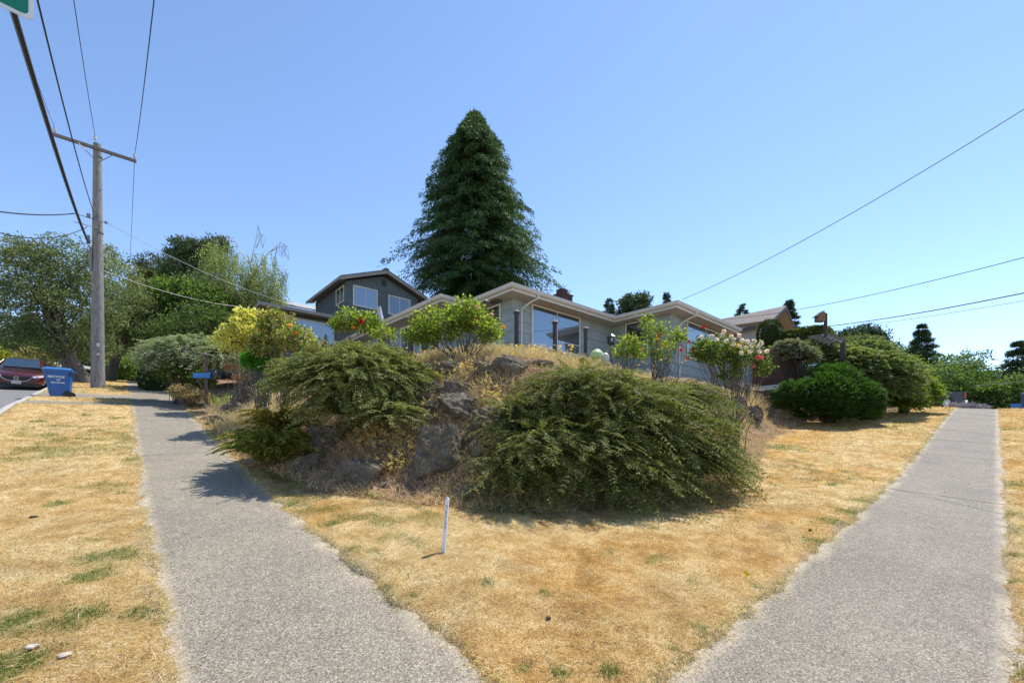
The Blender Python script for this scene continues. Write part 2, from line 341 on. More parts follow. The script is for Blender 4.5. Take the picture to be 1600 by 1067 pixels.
# ---------------------------------------------------------------- foliage helpers
def leaves(C, D, N, L, W, bend=0):
    n = len(C); D = unit(D); S = unit(np.cross(D, N)); L = np.broadcast_to(L, (n,))[:, None]; W = np.broadcast_to(W, (n,))[:, None]
    Nn = np.cross(S, D)
    a_ = C; b_ = C + D * L * .45 + S * W * .5 + Nn * bend * L; c_ = C + D * L; d_ = C + D * L * .45 - S * W * .5 + Nn * bend * L
    V = np.stack([a_, b_, c_, d_], 1).reshape(-1, 3); return V, np.arange(4 * n).reshape(-1, 4)
def rdir(n, up=0.): d = rng.normal(size=(n, 3)); d[:, 2] += up; return unit(d)
def lobe_points(lobes, n, lo=.55):
    lb = np.array(lobes, float); wts = lb[:, 3] * lb[:, 4] + lb[:, 4] * lb[:, 5] + lb[:, 3] * lb[:, 5]; k = rng.choice(len(lb), n, p=wts / wts.sum())
    d = rdir(n); r = (lo ** 3 + (1 - lo ** 3) * rng.random(n)) ** (1 / 3); off = d * lb[k, 3:6]
    return lb[k, :3] + off * r[:, None], d
def crown(lobes, ncl, cr, per, L, W, up=.2, lo=.6, flat=.7, jit=.3):
    C, d = lobe_points(lobes, ncl, lo)
    c = np.repeat(C, per, 0) + rdir(ncl * per) * (rng.random((ncl * per, 1)) ** .45) * 1.75 * cr * np.array([1, 1, flat]) * np.repeat(.6 + .8 * rng.random(ncl), per)[:, None]
    D = np.repeat(d, per, 0) * .5 + rdir(len(c)) ; D[:, 2] += up
    N = rdir(len(c), .8)
    return leaves(c, D, N, L * (1 - jit + 2 * jit * rng.random(len(c))), W * (1 - jit + 2 * jit * rng.random(len(c)))), C
def limb(a_, b_, r0, r1, sag=.12, n=6, k=5):
    a_ = np.array(a_, float); b_ = np.array(b_, float); t = np.linspace(0, 1, n)[:, None]; L = np.linalg.norm(b_ - a_)
    path = a_ + (b_ - a_) * t + np.array([0, 0, 1.]) * (np.sin(t * np.pi) * L * sag) + rng.normal(size=(n, 3)) * L * .025 * np.sin(t * np.pi)
    return tube(path, np.linspace(r0, r1, n), k, cap=False)
def tree(name, label, cat, base, lobes, ncl, cr, per, L, W, lm, bm, tr=.2, nlimb=20, top=.75, group=None, up=.2, lo=.6, flat=.7, trunks=1):
    """lobes given relative to the base"""
    base = np.array(base, float); lb = [(base[0] + l[0], base[1] + l[1], base[2] + l[2], *l[3:]) for l in lobes]
    t = thing(name, label, cat, base, group); cr_, C = crown(lb, ncl, cr, per, L, W, up, lo, flat)
    mk('crown', [cr_], lm, t)
    cen = np.mean([l[:3] for l in lb], 0); parts = []
    for q in range(trunks):
        tp = cen.copy() + (rng.normal(size=3) * np.array([.5, .5, 0]) * (trunks > 1)); b0 = base + rng.normal(size=3) * np.array([.35, .35, 0]) * (trunks > 1); b0[2] = base[2] - .15
        n = 8; tl = np.linspace(0, 1, n)[:, None]; path = b0 + (tp - b0) * tl + rng.normal(size=(n, 3)) * tr * .35 * tl * np.array([1, 1, 0])
        rad = tr * (1.25 - 1.0 * np.linspace(0, 1, n) ** .7) ; rad[0] *= 1.3; parts += tube(path, rad, 9, cap=False)
        for c in C[rng.choice(len(C), min(nlimb // trunks, len(C)), replace=False)]:
            s = path[rng.integers(2, n)]; parts += limb(s, c, tr * .28, tr * .04)
    mk('trunk', parts, bm, t, smooth=True); return t
def conifer(name, label, base, Hh, Rr, nb, per, L, W, lm, bm, prof=None, droop=.25, tr=.3, start=.06, lean=(0, 0), group=None, tier=0, spread=.16, curl=.0, jitter=.35):
    base = np.array(base, float); t_ = thing(name, label, 'tree', base, group)
    prof = prof or (lambda t: (1 - t) ** .85); 
    t = start + (1 - start) * rng.random(nb) ** 1.25
    if tier: t = np.clip(np.round(t * tier) / tier + rng.normal(size=nb) * .2 / tier, start, .995)
    az = rng.random(nb) * 2 * np.pi; ln = Rr * prof(t) * (1 - jitter + 2 * jitter * rng.random(nb)) * (1 + .12 * np.sin(az * 3 + t * 9) + .22 * noise(az * 1.3, t * 9, nb)) + .08
    s = .18 + .82 * rng.random((nb, per)) ** .8
    o = np.stack([np.cos(az), np.sin(az), 0 * az], -1); p = np.stack([-np.sin(az), np.cos(az), 0 * az], -1)
    ax = base + np.stack([lean[0] * t * Hh, lean[1] * t * Hh, t * Hh], -1)
    wd_ = rng.normal(size=(nb, per)) * (spread * ln[:, None] * (1.15 - s) + .05)
    C = ax[:, None] + o[:, None] * (ln[:, None] * s)[..., None] + p[:, None] * wd_[..., None]
    C[..., 2] += ln[:, None] * (.10 * s - droop * s * s + curl * s ** 4) - np.abs(wd_) * .35 + rng.normal(size=(nb, per)) * .05 * Hh / 12
    D = o[:, None] * .7 + p[:, None] * np.sign(wd_)[..., None] * .5 + rng.normal(size=(nb, per, 3)) * .45; D[..., 2] -= droop * 2.2 * s
    C = C.reshape(-1, 3); D = D.reshape(-1, 3); n = len(C)
    mk('crown', [leaves(C, D, rdir(n, .7), L * (.6 + .8 * rng.random(n)), W * (.6 + .8 * rng.random(n)))], lm, t_)
    tl = np.linspace(0, 1, 9); path = np.stack([base[0] + lean[0] * tl * Hh, base[1] + lean[1] * tl * Hh, base[2] - .2 + tl * (Hh * .98 + .2)], -1)
    parts = tube(path, tr * (1.05 - tl), 9, cap=False)
    for q in rng.choice(nb, min(60, nb // 3), replace=False):
        st = ax[q]; en = ax[q] + o[q] * ln[q] * .8; en[2] += ln[q] * (.08 - droop * .64); parts += tube([st, (st + en) / 2 + [0, 0, .04 * ln[q]], en], [tr * .14, tr * .09, tr * .03], 4, cap=False)
    mk('trunk', parts, bm, t_, smooth=True); return t_
def sprays(C, D, ln, tw, L, W, droop=.5, nseg=9, nper=3, taper=0):
    """arching shoots with rows of short side twigs: returns leaf mesh and stem tubes' mesh"""
    n = len(C); D = unit(D); s = np.linspace(.08, 1, nseg)
    pos = C[:, None] + D[:, None] * (ln[:, None] * s)[..., None]; pos[..., 2] -= droop * ln[:, None] * s ** 2
    tan = D[:, None] - np.array([0, 0, 1.]) * (droop * 2 * s)[None, :, None]; tan = unit(tan)
    nrm = np.broadcast_to(unit(np.array([0, 0, 1.]) + rng.normal(size=(n, 3)) * .35)[:, None], tan.shape)
    side = unit(np.cross(tan, nrm)); Cs, Ds, Ls = [], [], []
    for sg in (-1, 1):
        d = unit(side * sg * .9 + tan * .75 + rng.normal(size=tan.shape) * .15); d[..., 2] -= .12
        tl = tw * (1.05 - s * .75)[None] * (.6 + .7 * rng.random((n, nseg)))
        for k in range(nper):
            f = k / nper; q = pos + d * (tl * f)[..., None]; Cs.append(q); dd = unit(d + tan * .35 * (1 if k % 2 else -.2)); Ds.append(dd); Ls.append(np.broadcast_to(L * (1 - .25 * f) * (1 - taper * s ** 1.5), tl.shape))
    Cs.append(pos); Ds.append(tan); Ls.append(np.full(pos.shape[:2], L * 1.1))
    Cc = np.concatenate([c.reshape(-1, 3) for c in Cs]); Dd = np.concatenate([c.reshape(-1, 3) for c in Ds]); Ll = np.concatenate([c.reshape(-1) for c in Ls])
    m = len(Cc); N = np.concatenate([nrm.reshape(-1, 3)] * (2 * nper + 1)) + rng.normal(size=(m, 3)) * .45
    return leaves(Cc, Dd, N, Ll * (.75 + .5 * rng.random(m)), W * (.75 + .5 * rng.random(m)), .05)
def ribbons(C, D, Ln, W, bend=.3, taper=True):
    """thin blades or stems: two segments each"""
    n = len(C); D = unit(D); az = rng.random(n) * 2 * np.pi; S = np.stack([np.cos(az), np.sin(az), 0 * az], -1); S = unit(S - D * np.sum(S * D, 1)[:, None])
    Ln = np.broadcast_to(Ln, (n,))[:, None]; W = np.broadcast_to(W, (n,))[:, None]; h = unit(D * np.array([1, 1, 0]) + rng.normal(size=(n, 3)) * np.array([.3, .3, 0]))
    M = C + D * Ln * .5; E = C + D * Ln + (h * bend - np.array([0, 0, 1.]) * bend * .5) * Ln
    V = np.stack([C - S * W / 2, C + S * W / 2, M + S * W * .4, M - S * W * .4, E], 1).reshape(-1, 3); i = np.arange(n)[:, None] * 5
    return [(V, i + np.array([[0, 1, 2, 3]])), (V, i + np.array([[3, 2, 4]]))], E

# ---------------------------------------------------------------- buildings
def inset(poly, d):
    n = len(poly); p = np.array(poly, float); out = []
    for i in range(n):
        e0 = unit(p[i] - p[i - 1]); e1 = unit(p[(i + 1) % n] - p[i]); n0 = np.array([e0[1], -e0[0]]); n1 = np.array([e1[1], -e1[0]]); m = (n0 + n1) / (1 + n0 @ n1)
        out.append(tuple(p[i] - m * d))
    return out
def courses(poly, z0, z1, h, lip=.018, closed=True, joints=0, w=.9):
    """lapped siding: each course leans out to a lip at its foot"""
    parts = []; z = z1
    while z > z0 + .02:
        zb = max(z0, z - h); parts += sweep(poly, [(-.05, z), (.004, z), (lip, zb + .012), (lip - .004, zb), (-.05, zb)], closed); z = zb
    return parts
def window(parent, c, right, w_, h_, fm, gm, mull=(), rails=(), fr=.07, dep_=.05, sill=True):
    """c = centre on the wall face, right = unit vector along the wall; outward = right x up"""
    right = unit(np.array([*right, 0.])); out = np.array([right[1], -right[0], 0]); ax = [right, out, [0, 0, 1.]]; c = np.array(c, float)
    B = lambda x, z, sx_, sz, o=dep_: box(c + right * x + np.array([0, 0, z]) + out * o / 2, (sx_, o, sz), ax=ax)
    g = mk('window', [B(-w_ / 2 - fr / 2, 0, fr, h_ + 2 * fr), B(w_ / 2 + fr / 2, 0, fr, h_ + 2 * fr), B(0, h_ / 2 + fr / 2, w_, fr), B(0, -h_ / 2 - fr / 2, w_, fr)]
           + [B(m, 0, fr * .6, h_, dep_ * .8) for m in mull] + [B((x0 + x1) / 2, z, abs(x1 - x0), fr * .6, dep_ * .78) for z, x0, x1 in rails], fm, parent)
    mk('pane', [B(0, 0, w_, h_, .024)], gm, g)
    return g
white = plain('white trim paint', (.62, .60, .55), .5, var=.08, scale=2); cream = plain('cream fascia paint', (.56, .55, .51), .45, var=.08, scale=1.5)
soff = plain('soffit paint', (.47, .48, .46), .7, var=.06, scale=1); wallm = plain('pale grey shingle paint', (.27, .325, .335), .75, var=.12, scale=1.4, bmp=.25)
shingle = plain('grey roof shingles', (.13, .125, .12), .95, var=.35, scale=9, bmp=.7)
gl = glassm('window glass', (.012, .02, .028), .25); gld = glassm('darker window glass', (.012, .014, .016), .16)
EZ = 6.05
eave = [(11.57, 12.87), (18.52, 12.87), (18.52, 9.57), (25.6, 9.57), (25.6, 27), (10.2, 27), (10.2, 15.9), (11.57, 15.9)]
wp = inset(eave, .65)
hs = thing('bungalow', 'pale grey shingled single-storey house with wide cream eaves on top of the rockery', 'house', (18, 16, 3.0))
mk('wall', courses(wp, 2.6, EZ - .002, .46, .034) , wallm, hs)
mk('soffit', [(np.c_[np.array(inset(eave, .04)), np.full(8, EZ)], np.arange(8)[None, ::-1])], soff, hs)
mk('fascia', sweep(eave, [(-.03, EZ - .02), (0, EZ - .02), (0, EZ + .2), (-.03, EZ + .2)]) + sweep(inset(eave, .0), [(.0, EZ - .02), (.012, EZ - .02), (.012, EZ + .03), (0, EZ + .03)]), cream, hs)
mk('gutter', sweep(eave, [(.015, EZ + .10), (.09, EZ + .09), (.135, EZ + .15), (.13, EZ + .22), (.15, EZ + .23), (.15, EZ + .25), (.115, EZ + .25), (.10, EZ + .16), (.06, EZ + .12), (.015, EZ + .13)]), cream, hs)
def hip(x0, y0, x1, y1, z, pitch=.3):
    hx, hy = (x1 - x0) / 2, (y1 - y0) / 2; q = min(hx, hy); a_ = [(x0, y0), (x1, y0), (x1, y1), (x0, y1)]; b_ = [(x0 + q, y0 + q), (x1 - q, y0 + q), (x1 - q, y1 - q), (x0 + q, y1 - q)]
    return ring_loft([[(*p, z - .03) for p in a_], [(*p, z) for p in a_], [(*p, z + q * pitch) for p in b_]])
mk('roof', hip(11.6, 12.9, 25.56, 26.96, EZ + .235) + hip(18.55, 9.6, 25.555, 20, EZ + .23) + hip(10.23, 15.93, 20, 26.95, EZ + .226), shingle, hs)
yA, xB, yB, xL, xD = wp[0][1], wp[2][0], wp[2][1], wp[0][0], wp[6][0]
def win_x(x0, x1, y, z0, z1, **k): return window(hs, ((x0 + x1) / 2, y - .036, (z0 + z1) / 2), (1, 0), x1 - x0, z1 - z0, white, k.pop('g', gl), **k)
def win_y(y0, y1, x, z0, z1, **k): return window(hs, (x - .036, (y0 + y1) / 2, (z0 + z1) / 2), (0, -1), y1 - y0, z1 - z0, white, k.pop('g', gl), **k)
win_x(13.3, 16.45, yA, 4.22, 5.93, mull=[.0], rails=[(-.45, 0, 1.57)])
win_y(11.4, 12.55, xB, 4.3, 5.93, g=gld, rails=[(-.3, -.57, .57)])
win_x(20.8, 24.4, yB, 4.2, 5.9, mull=[.2])
win_y(14.35, 15.9, xL, 4.2, 5.9, g=gld, rails=[(-.45, -.77, .77)])
win_y(17.0, 18.6, xD, 4.1, 5.8, g=gl, mull=[0]); win_y(19.3, 20.6, xD, 4.1, 5.8, g=gl, mull=[0]); win_y(21.8, 23.4, xD, 4.1, 5.8, g=gl, mull=[0])
def downspout(x, y, wx, wy):
    pts = [(x, y, EZ + .12), (x, y, EZ - .05), (x + (wx - x) * .4, y + (wy - y) * .4, EZ - .16), (wx, wy, EZ - .42), (wx, wy, EZ - .7), (wx, wy, 2.7)]
    mk('downspout', tube(pts, .042, 8), cream, hs, smooth=False)
downspout(12.95, 12.79, 12.62, yA - .07); downspout(20.3, 9.49, 19.95, yB - .07)
mk('vent', [box((11.95, 14.4, EZ - .012), (.35, .7, .02))] , plain('dark soffit vent', (.16, .15, .14), .8), hs)
bk = plain('dark red chimney brick', (.075, .04, .035), .9, var=.4, scale=7, bmp=.5)
cp = P(880, 470, 27); ch = mk('chimney', [box((cp[0], cp[1], 8.15), (.95, .7, 1.9)), box((cp[0] - .12, cp[1], 9.25), (.5, .5, .34)), box((cp[0], cp[1], 9.08), (1.05, .8, .06))], bk, hs)
# the dark house behind, two-storeyed
dk = plain('dark grey green siding paint', (.085, .11, .118), .7, var=.12, scale=1.3, bmp=.2)
dh = thing('clapboard_house', 'dark grey-green two-storey clapboard house with a low gable, left of the tall cedar', 'house', (13.8, 32, 5))
gx0, gx1, gy0, gy1, gz = 11.1, 16.5, 29.0, 35.0, 10.75; xm = (gx0 + gx1) / 2
lc = [(6.3, 27.6), (16.5, 27.6), (16.5, 36), (6.3, 36)]
mk('wall', courses([(gx0, gy0), (gx1, gy0), (gx1, gy1), (gx0, gy1)], 5.5, gz, .17, .035)
   + extrude([(gx0, gy0, gz), (gx1, gy0, gz), (xm, gy0, gz + 1.0)], (0, .12, 0)) + courses([(gx0 + 1.0, gy0 + .012), (gx1 - 1.0, gy0 + .012)], gz, gz + .35, .17, .02, closed=False)
   + courses([(gx0 + 1.9, gy0 + .012), (gx1 - 1.9, gy0 + .012)], gz + .35, gz + .66, .16, .02, closed=False)
   + courses(lc, 3.0, 7.45, .2, .02), dk, dh)
def slab(p, q, r_, s_, th): return ring_loft([[p, q, r_, s_], [(a_[0], a_[1], a_[2] + th) for a_ in (p, q, r_, s_)]])
ov = .55; zr = gz + 1.17; ze = gz - .06
dr = mk('roof', slab((gx0 - ov, gy0 - ov, ze), (xm, gy0 - ov, zr), (xm, gy1 + ov, zr), (gx0 - ov, gy1 + ov, ze), .14)
   + slab((xm, gy0 - ov, zr), (gx1 + ov, gy0 - ov, ze), (gx1 + ov, gy1 + ov, ze), (xm, gy1 + ov, zr), .14) + [box((xm, (gy0 + gy1) / 2, zr + .17), (.3, gy1 - gy0 + 2 * ov, .1))]
   + hip(5.6, 26.9, 17.2, 36.7, 7.7, .22), shingle, dh)
mk('fascia', slab((gx0 - ov - .02, gy0 - ov - .03, ze - .16), (xm, gy0 - ov - .03, zr - .16), (xm, gy0 - ov - .005, zr - .16), (gx0 - ov - .02, gy0 - ov - .005, ze - .16), .2)
   + slab((xm, gy0 - ov - .03, zr - .16), (gx1 + ov + .02, gy0 - ov - .03, ze - .16), (gx1 + ov + .02, gy0 - ov - .005, ze - .16), (xm, gy0 - ov - .005, zr - .16), .2)
   + [box((gx0 - ov - .02, (gy0 + gy1) / 2, ze + .0), (.04, gy1 - gy0 + 2 * ov - .1, .2))] + sweep([(5.6, 26.9), (17.2, 26.9), (17.2, 36.7), (5.6, 36.7)], [(0, 7.5), (.03, 7.5), (.03, 7.69), (0, 7.69)]), plain('greyed cream trim', (.22, .21, .18), .6), dh)
mk('soffit', [(np.array([(gx0 - ov, gy0 - ov, ze - .02), (gx0 - ov, gy1 + ov, ze - .02), (gx0, gy1 + ov, ze + .1), (gx0, gy0 - ov, ze + .1)]), np.arange(4)[None]), (np.array([(5.6, 26.9, 7.52), (17.2, 26.9, 7.52), (17.2, 36.7, 7.52), (5.6, 36.7, 7.52)]), np.arange(4)[None, ::-1])], plain('greyed cream trim', (.42, .40, .35)), dh)
tw = plain('cream window trim', (.6, .56, .46), .5)
window(dh, (12.45, gy0 - .02, 9.9), (1, 0), 1.6, 1.25, tw, gl, mull=[.0]); window(dh, (15.0, gy0 - .02, 9.8), (1, 0), 1.6, 1.25, tw, gld, mull=[.0])
window(dh, (gx0 - .02, 29.9, 9.95), (0, -1), 1.3, .95, tw, gl, mull=[.0])
window(dh, (8.3, 27.58, 6.6), (1, 0), 2.9, 1.25, tw, gl, mull=[-.9, .75])
mk('vent', [box((xm, gy0 - .03, gz + .5), (.3, .05, .4))], plain('dark louvre', (.03, .035, .035), .8), dh)
# blue house further left behind
b2 = thing('blue_house', 'dark blue house with a long grey roof behind the weeping birch', 'house', (8, 48, 8))
bp = P(455, 480, 42); bl = plain('dark blue siding', (.03, .06, .10), .7)
mk('wall', courses([(bp[0] - 6, bp[1]), (bp[0] + 7, bp[1]), (bp[0] + 7, bp[1] + 6), (bp[0] - 6, bp[1] + 6)], 6, 13.0, .25), bl, b2)
mk('roof', slab((bp[0] - 6.6, bp[1] - .6, 12.9), (bp[0] + 7.6, bp[1] - .6, 12.9), (bp[0] + 7.6, bp[1] + 3, 14.25), (bp[0] - 6.6, bp[1] + 3, 14.25), .15), plain('pale grey roof', (.32, .31, .30), .9, bmp=.4, scale=8), b2)
for dx in (1.2, 3.4): window(b2, (bp[0] + dx, bp[1] - .02, 12.3), (1, 0), .9, .4, white, gld)
# gabled house at right
tg = plain('tan gable soffit', (.36, .28, .20), .75); gw = plain('grey blue wall paint', (.33, .37, .38), .8, var=.06)
gh = thing('gabled_house', 'blue-grey house with an arched window under a deep brown gable, right of the bungalow', 'house', (43, 16, 4))
X0, X1, Y0, Y1, ZE, ZR = 39.6, 46.8, 13.2, 19.5, 9.75, 11.75; xm = (X0 + X1) / 2
mk('wall', [*extrude([(X0, Y0, 2), (X1, Y0, 2), (X1, Y0, ZE), (xm, Y0, ZR - .1), (X0, Y0, ZE)], (0, 5.8, 0))], gw, gh)
rm = plain('brown grey roof shingles', (.17, .145, .13), .95, var=.25, scale=6, bmp=.6)
mk('roof', slab((X0 - .7, Y0 - .95, ZE - .3), (xm, Y0 - .95, ZR), (xm, Y1, ZR), (X0 - .7, Y1, ZE - .3), .14) + slab((xm, Y0 - .95, ZR), (X1 + .7, Y0 - .95, ZE - .3), (X1 + .7, Y1, ZE - .3), (xm, Y1, ZR), .14), rm, gh)
mk('soffit', slab((X0 - .68, Y0 - .93, ZE - .33), (xm, Y0 - .93, ZR - .03), (xm, Y0, ZR - .03), (X0 - .68, Y0, ZE - .33), .02) + slab((xm, Y0 - .93, ZR - .03), (X1 + .68, Y0 - .93, ZE - .33), (X1 + .68, Y0, ZE - .33), (xm, Y0, ZR - .03), .02), tg, gh)
dtr = plain('dark trim paint', (.05, .065, .065), .6)
mk('fascia', slab((X0 - .72, Y0 - .99, ZE - .4), (xm, Y0 - .99, ZR - .1), (xm, Y0 - .955, ZR - .1), (X0 - .72, Y0 - .955, ZE - .4), .24) + slab((xm, Y0 - .99, ZR - .1), (X1 + .72, Y0 - .99, ZE - .4), (X1 + .72, Y0 - .955, ZE - .4), (xm, Y0 - .955, ZR - .1), .24)
   + [box((X0 - .72, (Y0 + Y1) / 2, ZE - .28), (.05, Y1 - Y0, .22))], dtr, gh)
def archwin(xc, zb, w_, zt):
    an = np.linspace(0, np.pi, 13); o = [(xc + math.cos(q) * w_ / 2, zt + math.sin(q) * w_ / 2 * 1.3) for q in an]
    outl = [(xc - w_ / 2, zb), (xc + w_ / 2, zb)] + o; c = np.mean(outl, 0)
    big = [((x - c[0]) * 1.14 + c[0], (z - c[1]) * 1.05 + c[1]) for x, z in outl]
    f = mk('window', extrude([(x, Y0 - .05, z) for x, z in big], (0, .049, 0)) + [box((xc, Y0 - .085, zt), (w_, .05, .08)), box((xc, Y0 - .085, (zb + zt) / 2), (.07, .05, zt - zb))], dtr, gh)
    mk('pane', extrude([(x, Y0 - .08, z) for x, z in outl], (0, .029, 0)), gl, f)
archwin(41.6, 6.6, 1.5, 8.9); archwin(45.4, 7.0, 1.2, 7.9)
# low pale-roofed house far left
lp = P(97, 600, 46); lh = thing('low_house', 'low brown house with a pale grey roof and white garage door beyond the blue bin', 'house', lp)
fl = lp[2] + .3; ry_ = math.atan2(-FX * 0 - .35, 1)
mk('wall', [box((lp[0], lp[1], fl - .6), (7, 5, 3.4))], plain('brown house siding', (.11, .075, .055), .8), lh)
mk('roof', hip(lp[0] - 4.2, lp[1] - 3.2, lp[0] + 4.2, lp[1] + 3.2, fl + 1.1, .28), plain('pale grey roof', (.32, .31, .30)), lh)
mk('garage_door', [box((lp[0] + 2.0, lp[1] - 2.53, fl - .3), (2.6, .08, 2.2))], white, lh)

# ---------------------------------------------------------------- street things
wood = barkm('weathered grey pole wood', (.21, .20, .195), 5); steel = plain('galvanised steel', (.2, .21, .22), .6, .3); blk = plain('black rubber', (.015, .015, .017), .6)
cer = plain('grey glazed insulator', (.45, .45, .46), .25)
PX, PY = -.99, 32.5; pz = Tz(PX, PY); up_ = thing('utility_pole', 'tall weathered wooden utility pole with a slanting-looking crossarm', 'utility pole', (PX, PY, pz))
tl = np.linspace(0, 1, 14)[:, None]; path = np.array([PX, PY, pz - .3]) + tl * np.array([-.02, 0, 16.1 - pz + .3]); mk('pole', tube(path, .30 - .13 * tl[:, 0], 16), wood, up_, smooth=True)
ca = mk('crossarm', [box((PX - .05, PY - .22, 15.75), (3.25, .12, .15))], plain('grey timber', (.16, .145, .13), .85, bmp=.4, scale=5), up_)
mk('brace', tube([(PX - .75, PY - .3, 15.7), (PX, PY - .25, 15.0)], .02, 5) + tube([(PX + .65, PY - .3, 15.7), (PX, PY - .25, 15.0)], .02, 5), steel, up_)
def insul(x, z): mk('insulator', tube([(x, PY - .2, z), (x, PY - .2, z + .1), (x, PY - .2, z + .12), (x, PY - .2, z + .3), (x, PY - .2, z + .33)], [.02, .02, .07, .06, .02], 10), cer, up_)
insul(PX - 1.6, 15.82); insul(PX - .1, 16.1); insul(PX + 1.5, 15.82)
mk('tag_plate', [box((PX + .02, PY - .31, 5.2), (.12, .01, .2))], white, up_); mk('tag_plate', [box((PX + .02, PY - .315, 4.7), (.1, .01, .1))], white, up_); mk('band', tube([(PX, PY, 11.3), (PX, PY, 11.36)], .235, 16), steel, up_); mk('band', tube([(PX, PY, 15.4), (PX, PY, 15.46)], .195, 16), steel, up_)
mk('conduit', tube([(PX - .28, PY - .12, 10.4), (PX - .27, PY - .12, 9.2)], .07, 8), steel, up_)
mk('bracket', tube([(PX - .9, PY - .1, 12.0), (PX + .45, PY - .2, 11.9)], .02, 5) + tube([(PX - .9, PY - .3, 11.5), (PX + .1, PY - .3, 11.45)], .02, 5) + [box((PX - .35, PY - .3, 12), (.15, .15, .2)), box((PX - .35, PY - .25, 10.8), (.12, .12, .35)), box((PX + .32, PY - .2, 11.9), (.1, .08, .12))], steel, up_)
wirem = plain('dark cable', (.02, .022, .028), .6); wlight = plain('pale twisted cable', (.3, .31, .32), .5)
def wire(label, a_, b_, sag, r, m=None, n=36, name='overhead_wire', grp=None):
    a_ = np.array(a_, float); b_ = np.array(b_, float); t = np.linspace(0, 1, n)[:, None]
    p = a_ + (b_ - a_) * t - np.array([0, 0, 1.]) * 4 * sag * t * (1 - t)
    mk(name, tube(p, r, 5), m or wirem, base=a_, label=label, cat='wire', group=grp)
def sagto(a_, mid, yend):                 # end height so that a shallow parabola passes through mid
    ya, za = a_[1], a_[2]; f = (ya - mid[1]) / (ya - yend); sag = .09 * (ya - yend) * .3
    lin = mid[2] + 4 * sag * f * (1 - f); return za + (lin - za) / f, sag
def ywire(label, x, z, mu, mv, r, yend=-14):
    k = (mu - 800) / F_                   # RX x + RY y = k (FX x + FY y)
    ym = (RX * x - k * FX * x) / (k * FY - RY); d = FX * x + FY * ym; mid = (x, ym, (H_ - mv) / F_ * d); ze_, sg = sagto((x, PY, z), mid, yend)
    wire(label, (x, PY - .2, z), (x, yend, ze_), sg, r)
ywire('wire from the right end of the crossarm towards the viewer', PX + 1.5, 16.1, 241, 0, .013)
ywire('wire from the pole-top insulator towards the viewer', PX - .1, 16.4, 115, 0, .013)
wire('thin wire from the left end of the crossarm towards the viewer', (PX - 1.6, PY - .2, 16.1), (PX - 1.6, -14, 9.6), 1.2, .01)
ywire('single wire passing just left of the pole above the thick cable', PX - .16, 12.3, 58, 0, .018)
ywire('thick black bundled telephone cable sweeping down to the pole', PX - .36, 10.6, 24, 30, .05)
wire('far wire beyond the right end of the crossarm', (PX + 1.5, PY - .2, 16.1), (PX + 1.5, 78, 20.5), 1.6, .014)
wire('pale twisted service cable running from the pole to the dark house', (PX + .4, PY - .2, 11.9), P(492, 486, 29), .5, .015, wlight)
wire('second pale service cable lower down towards the birch', (PX + .2, PY - .1, 9.3), P(372, 479, 32), .3, .016, wlight)
wire('upper twisted cable going left from the pole', (PX - .9, PY - .1, 12.0), P(-160, 296, 14), .35, .03)
wire('lower cable going left from the pole', (PX - .4, PY - .3, 11.4), P(-160, 290, 12), 1.0, .02)
wire('thin cable going left behind the leafy street tree', (PX - .3, PY - .25, 10.6), P(-160, 334, 14), .5, .014)
wire('long wire from the bungalow roof rising to the upper right', P(1066, 468, 21), P(1720, 95, 9), .35, .011)
wire('wire crossing behind the gabled house to the right edge', P(1120, 500, 38), P(1750, 362, 14), .5, .016)
wire('thick twisted cable at right passing behind the birdhouse', P(1245, 514, 42), P(1760, 424, 17), .35, .03)
wire('thin wire just under the twisted cable at right', P(1250, 517, 42), P(1760, 441, 17), .3, .012)
wire('pale low wire in front of the right-hand tree line', P(1420, 573, 46), P(1760, 535, 26), .2, .015, wlight)
wire('lowest wire at right, low against the trees', P(1500, 603, 46), P(1760, 574, 24), .2, .013, wlight)

# street-name sign blade, its post just outside the picture
grn = plain('green sign sheeting', (.0, .17, .095), .35, var=.05); wsh = plain('white sign border', (.62, .66, .68), .4, var=.04)
def roundrect(w_, h_, r, k=6):
    pts = []
    for cx_, cy_, a0 in ((w_/2-r, h_/2-r, 0), (-w_/2+r, h_/2-r, 90), (-w_/2+r, -h_/2+r, 180), (w_/2-r, -h_/2+r, 270)):
        for q in np.linspace(a0, a0 + 90, k): pts.append((cx_ + r * math.cos(R(q)), cy_ + r * math.sin(R(q))))
    return pts
cor = P(53, 36, 1.75); e2 = P(0, 11, 1.687 * 678 / 679); sr = unit(np.array([cor[0] - e2[0], cor[1] - e2[1], 0])); sw, sh = 1.1, .24; so = np.array([sr[1], -sr[0], 0])
sg = thing('street_sign', 'green street-name sign blade with a white border at the upper left corner', 'street sign', (cor[0] - sr[0] * 1.3, cor[1] - sr[1] * 1.3, Tz(cor[0] - 1.2, cor[1] - .2)))
sc_ = cor - sr * sw / 2 + np.array([0, 0, sh / 2]) 
def plate(w_, h_, r, o, th): return extrude([sc_ + sr * x + np.array([0, 0, z]) + so * o for x, z in roundrect(w_, h_, r)], so * th)
mk('blade', plate(sw, sh, .025, 0, .004), wsh, sg); mk('face', plate(sw - .03, sh - .03, .018, .0045, .002) + plate(sw - .03, sh - .03, .018, -.0025, .002), grn, sg)
pb = sc_ - sr * .78; mk('post', tube([(pb[0], pb[1], sg.location[2] - .3), (pb[0], pb[1], sc_[2] + .3)], .03, 10), steel, sg); mk('bracket', [box(pb + sr * .12, (.24, .03, .1), ax=[sr, so, [0, 0, 1]])], steel, sg)

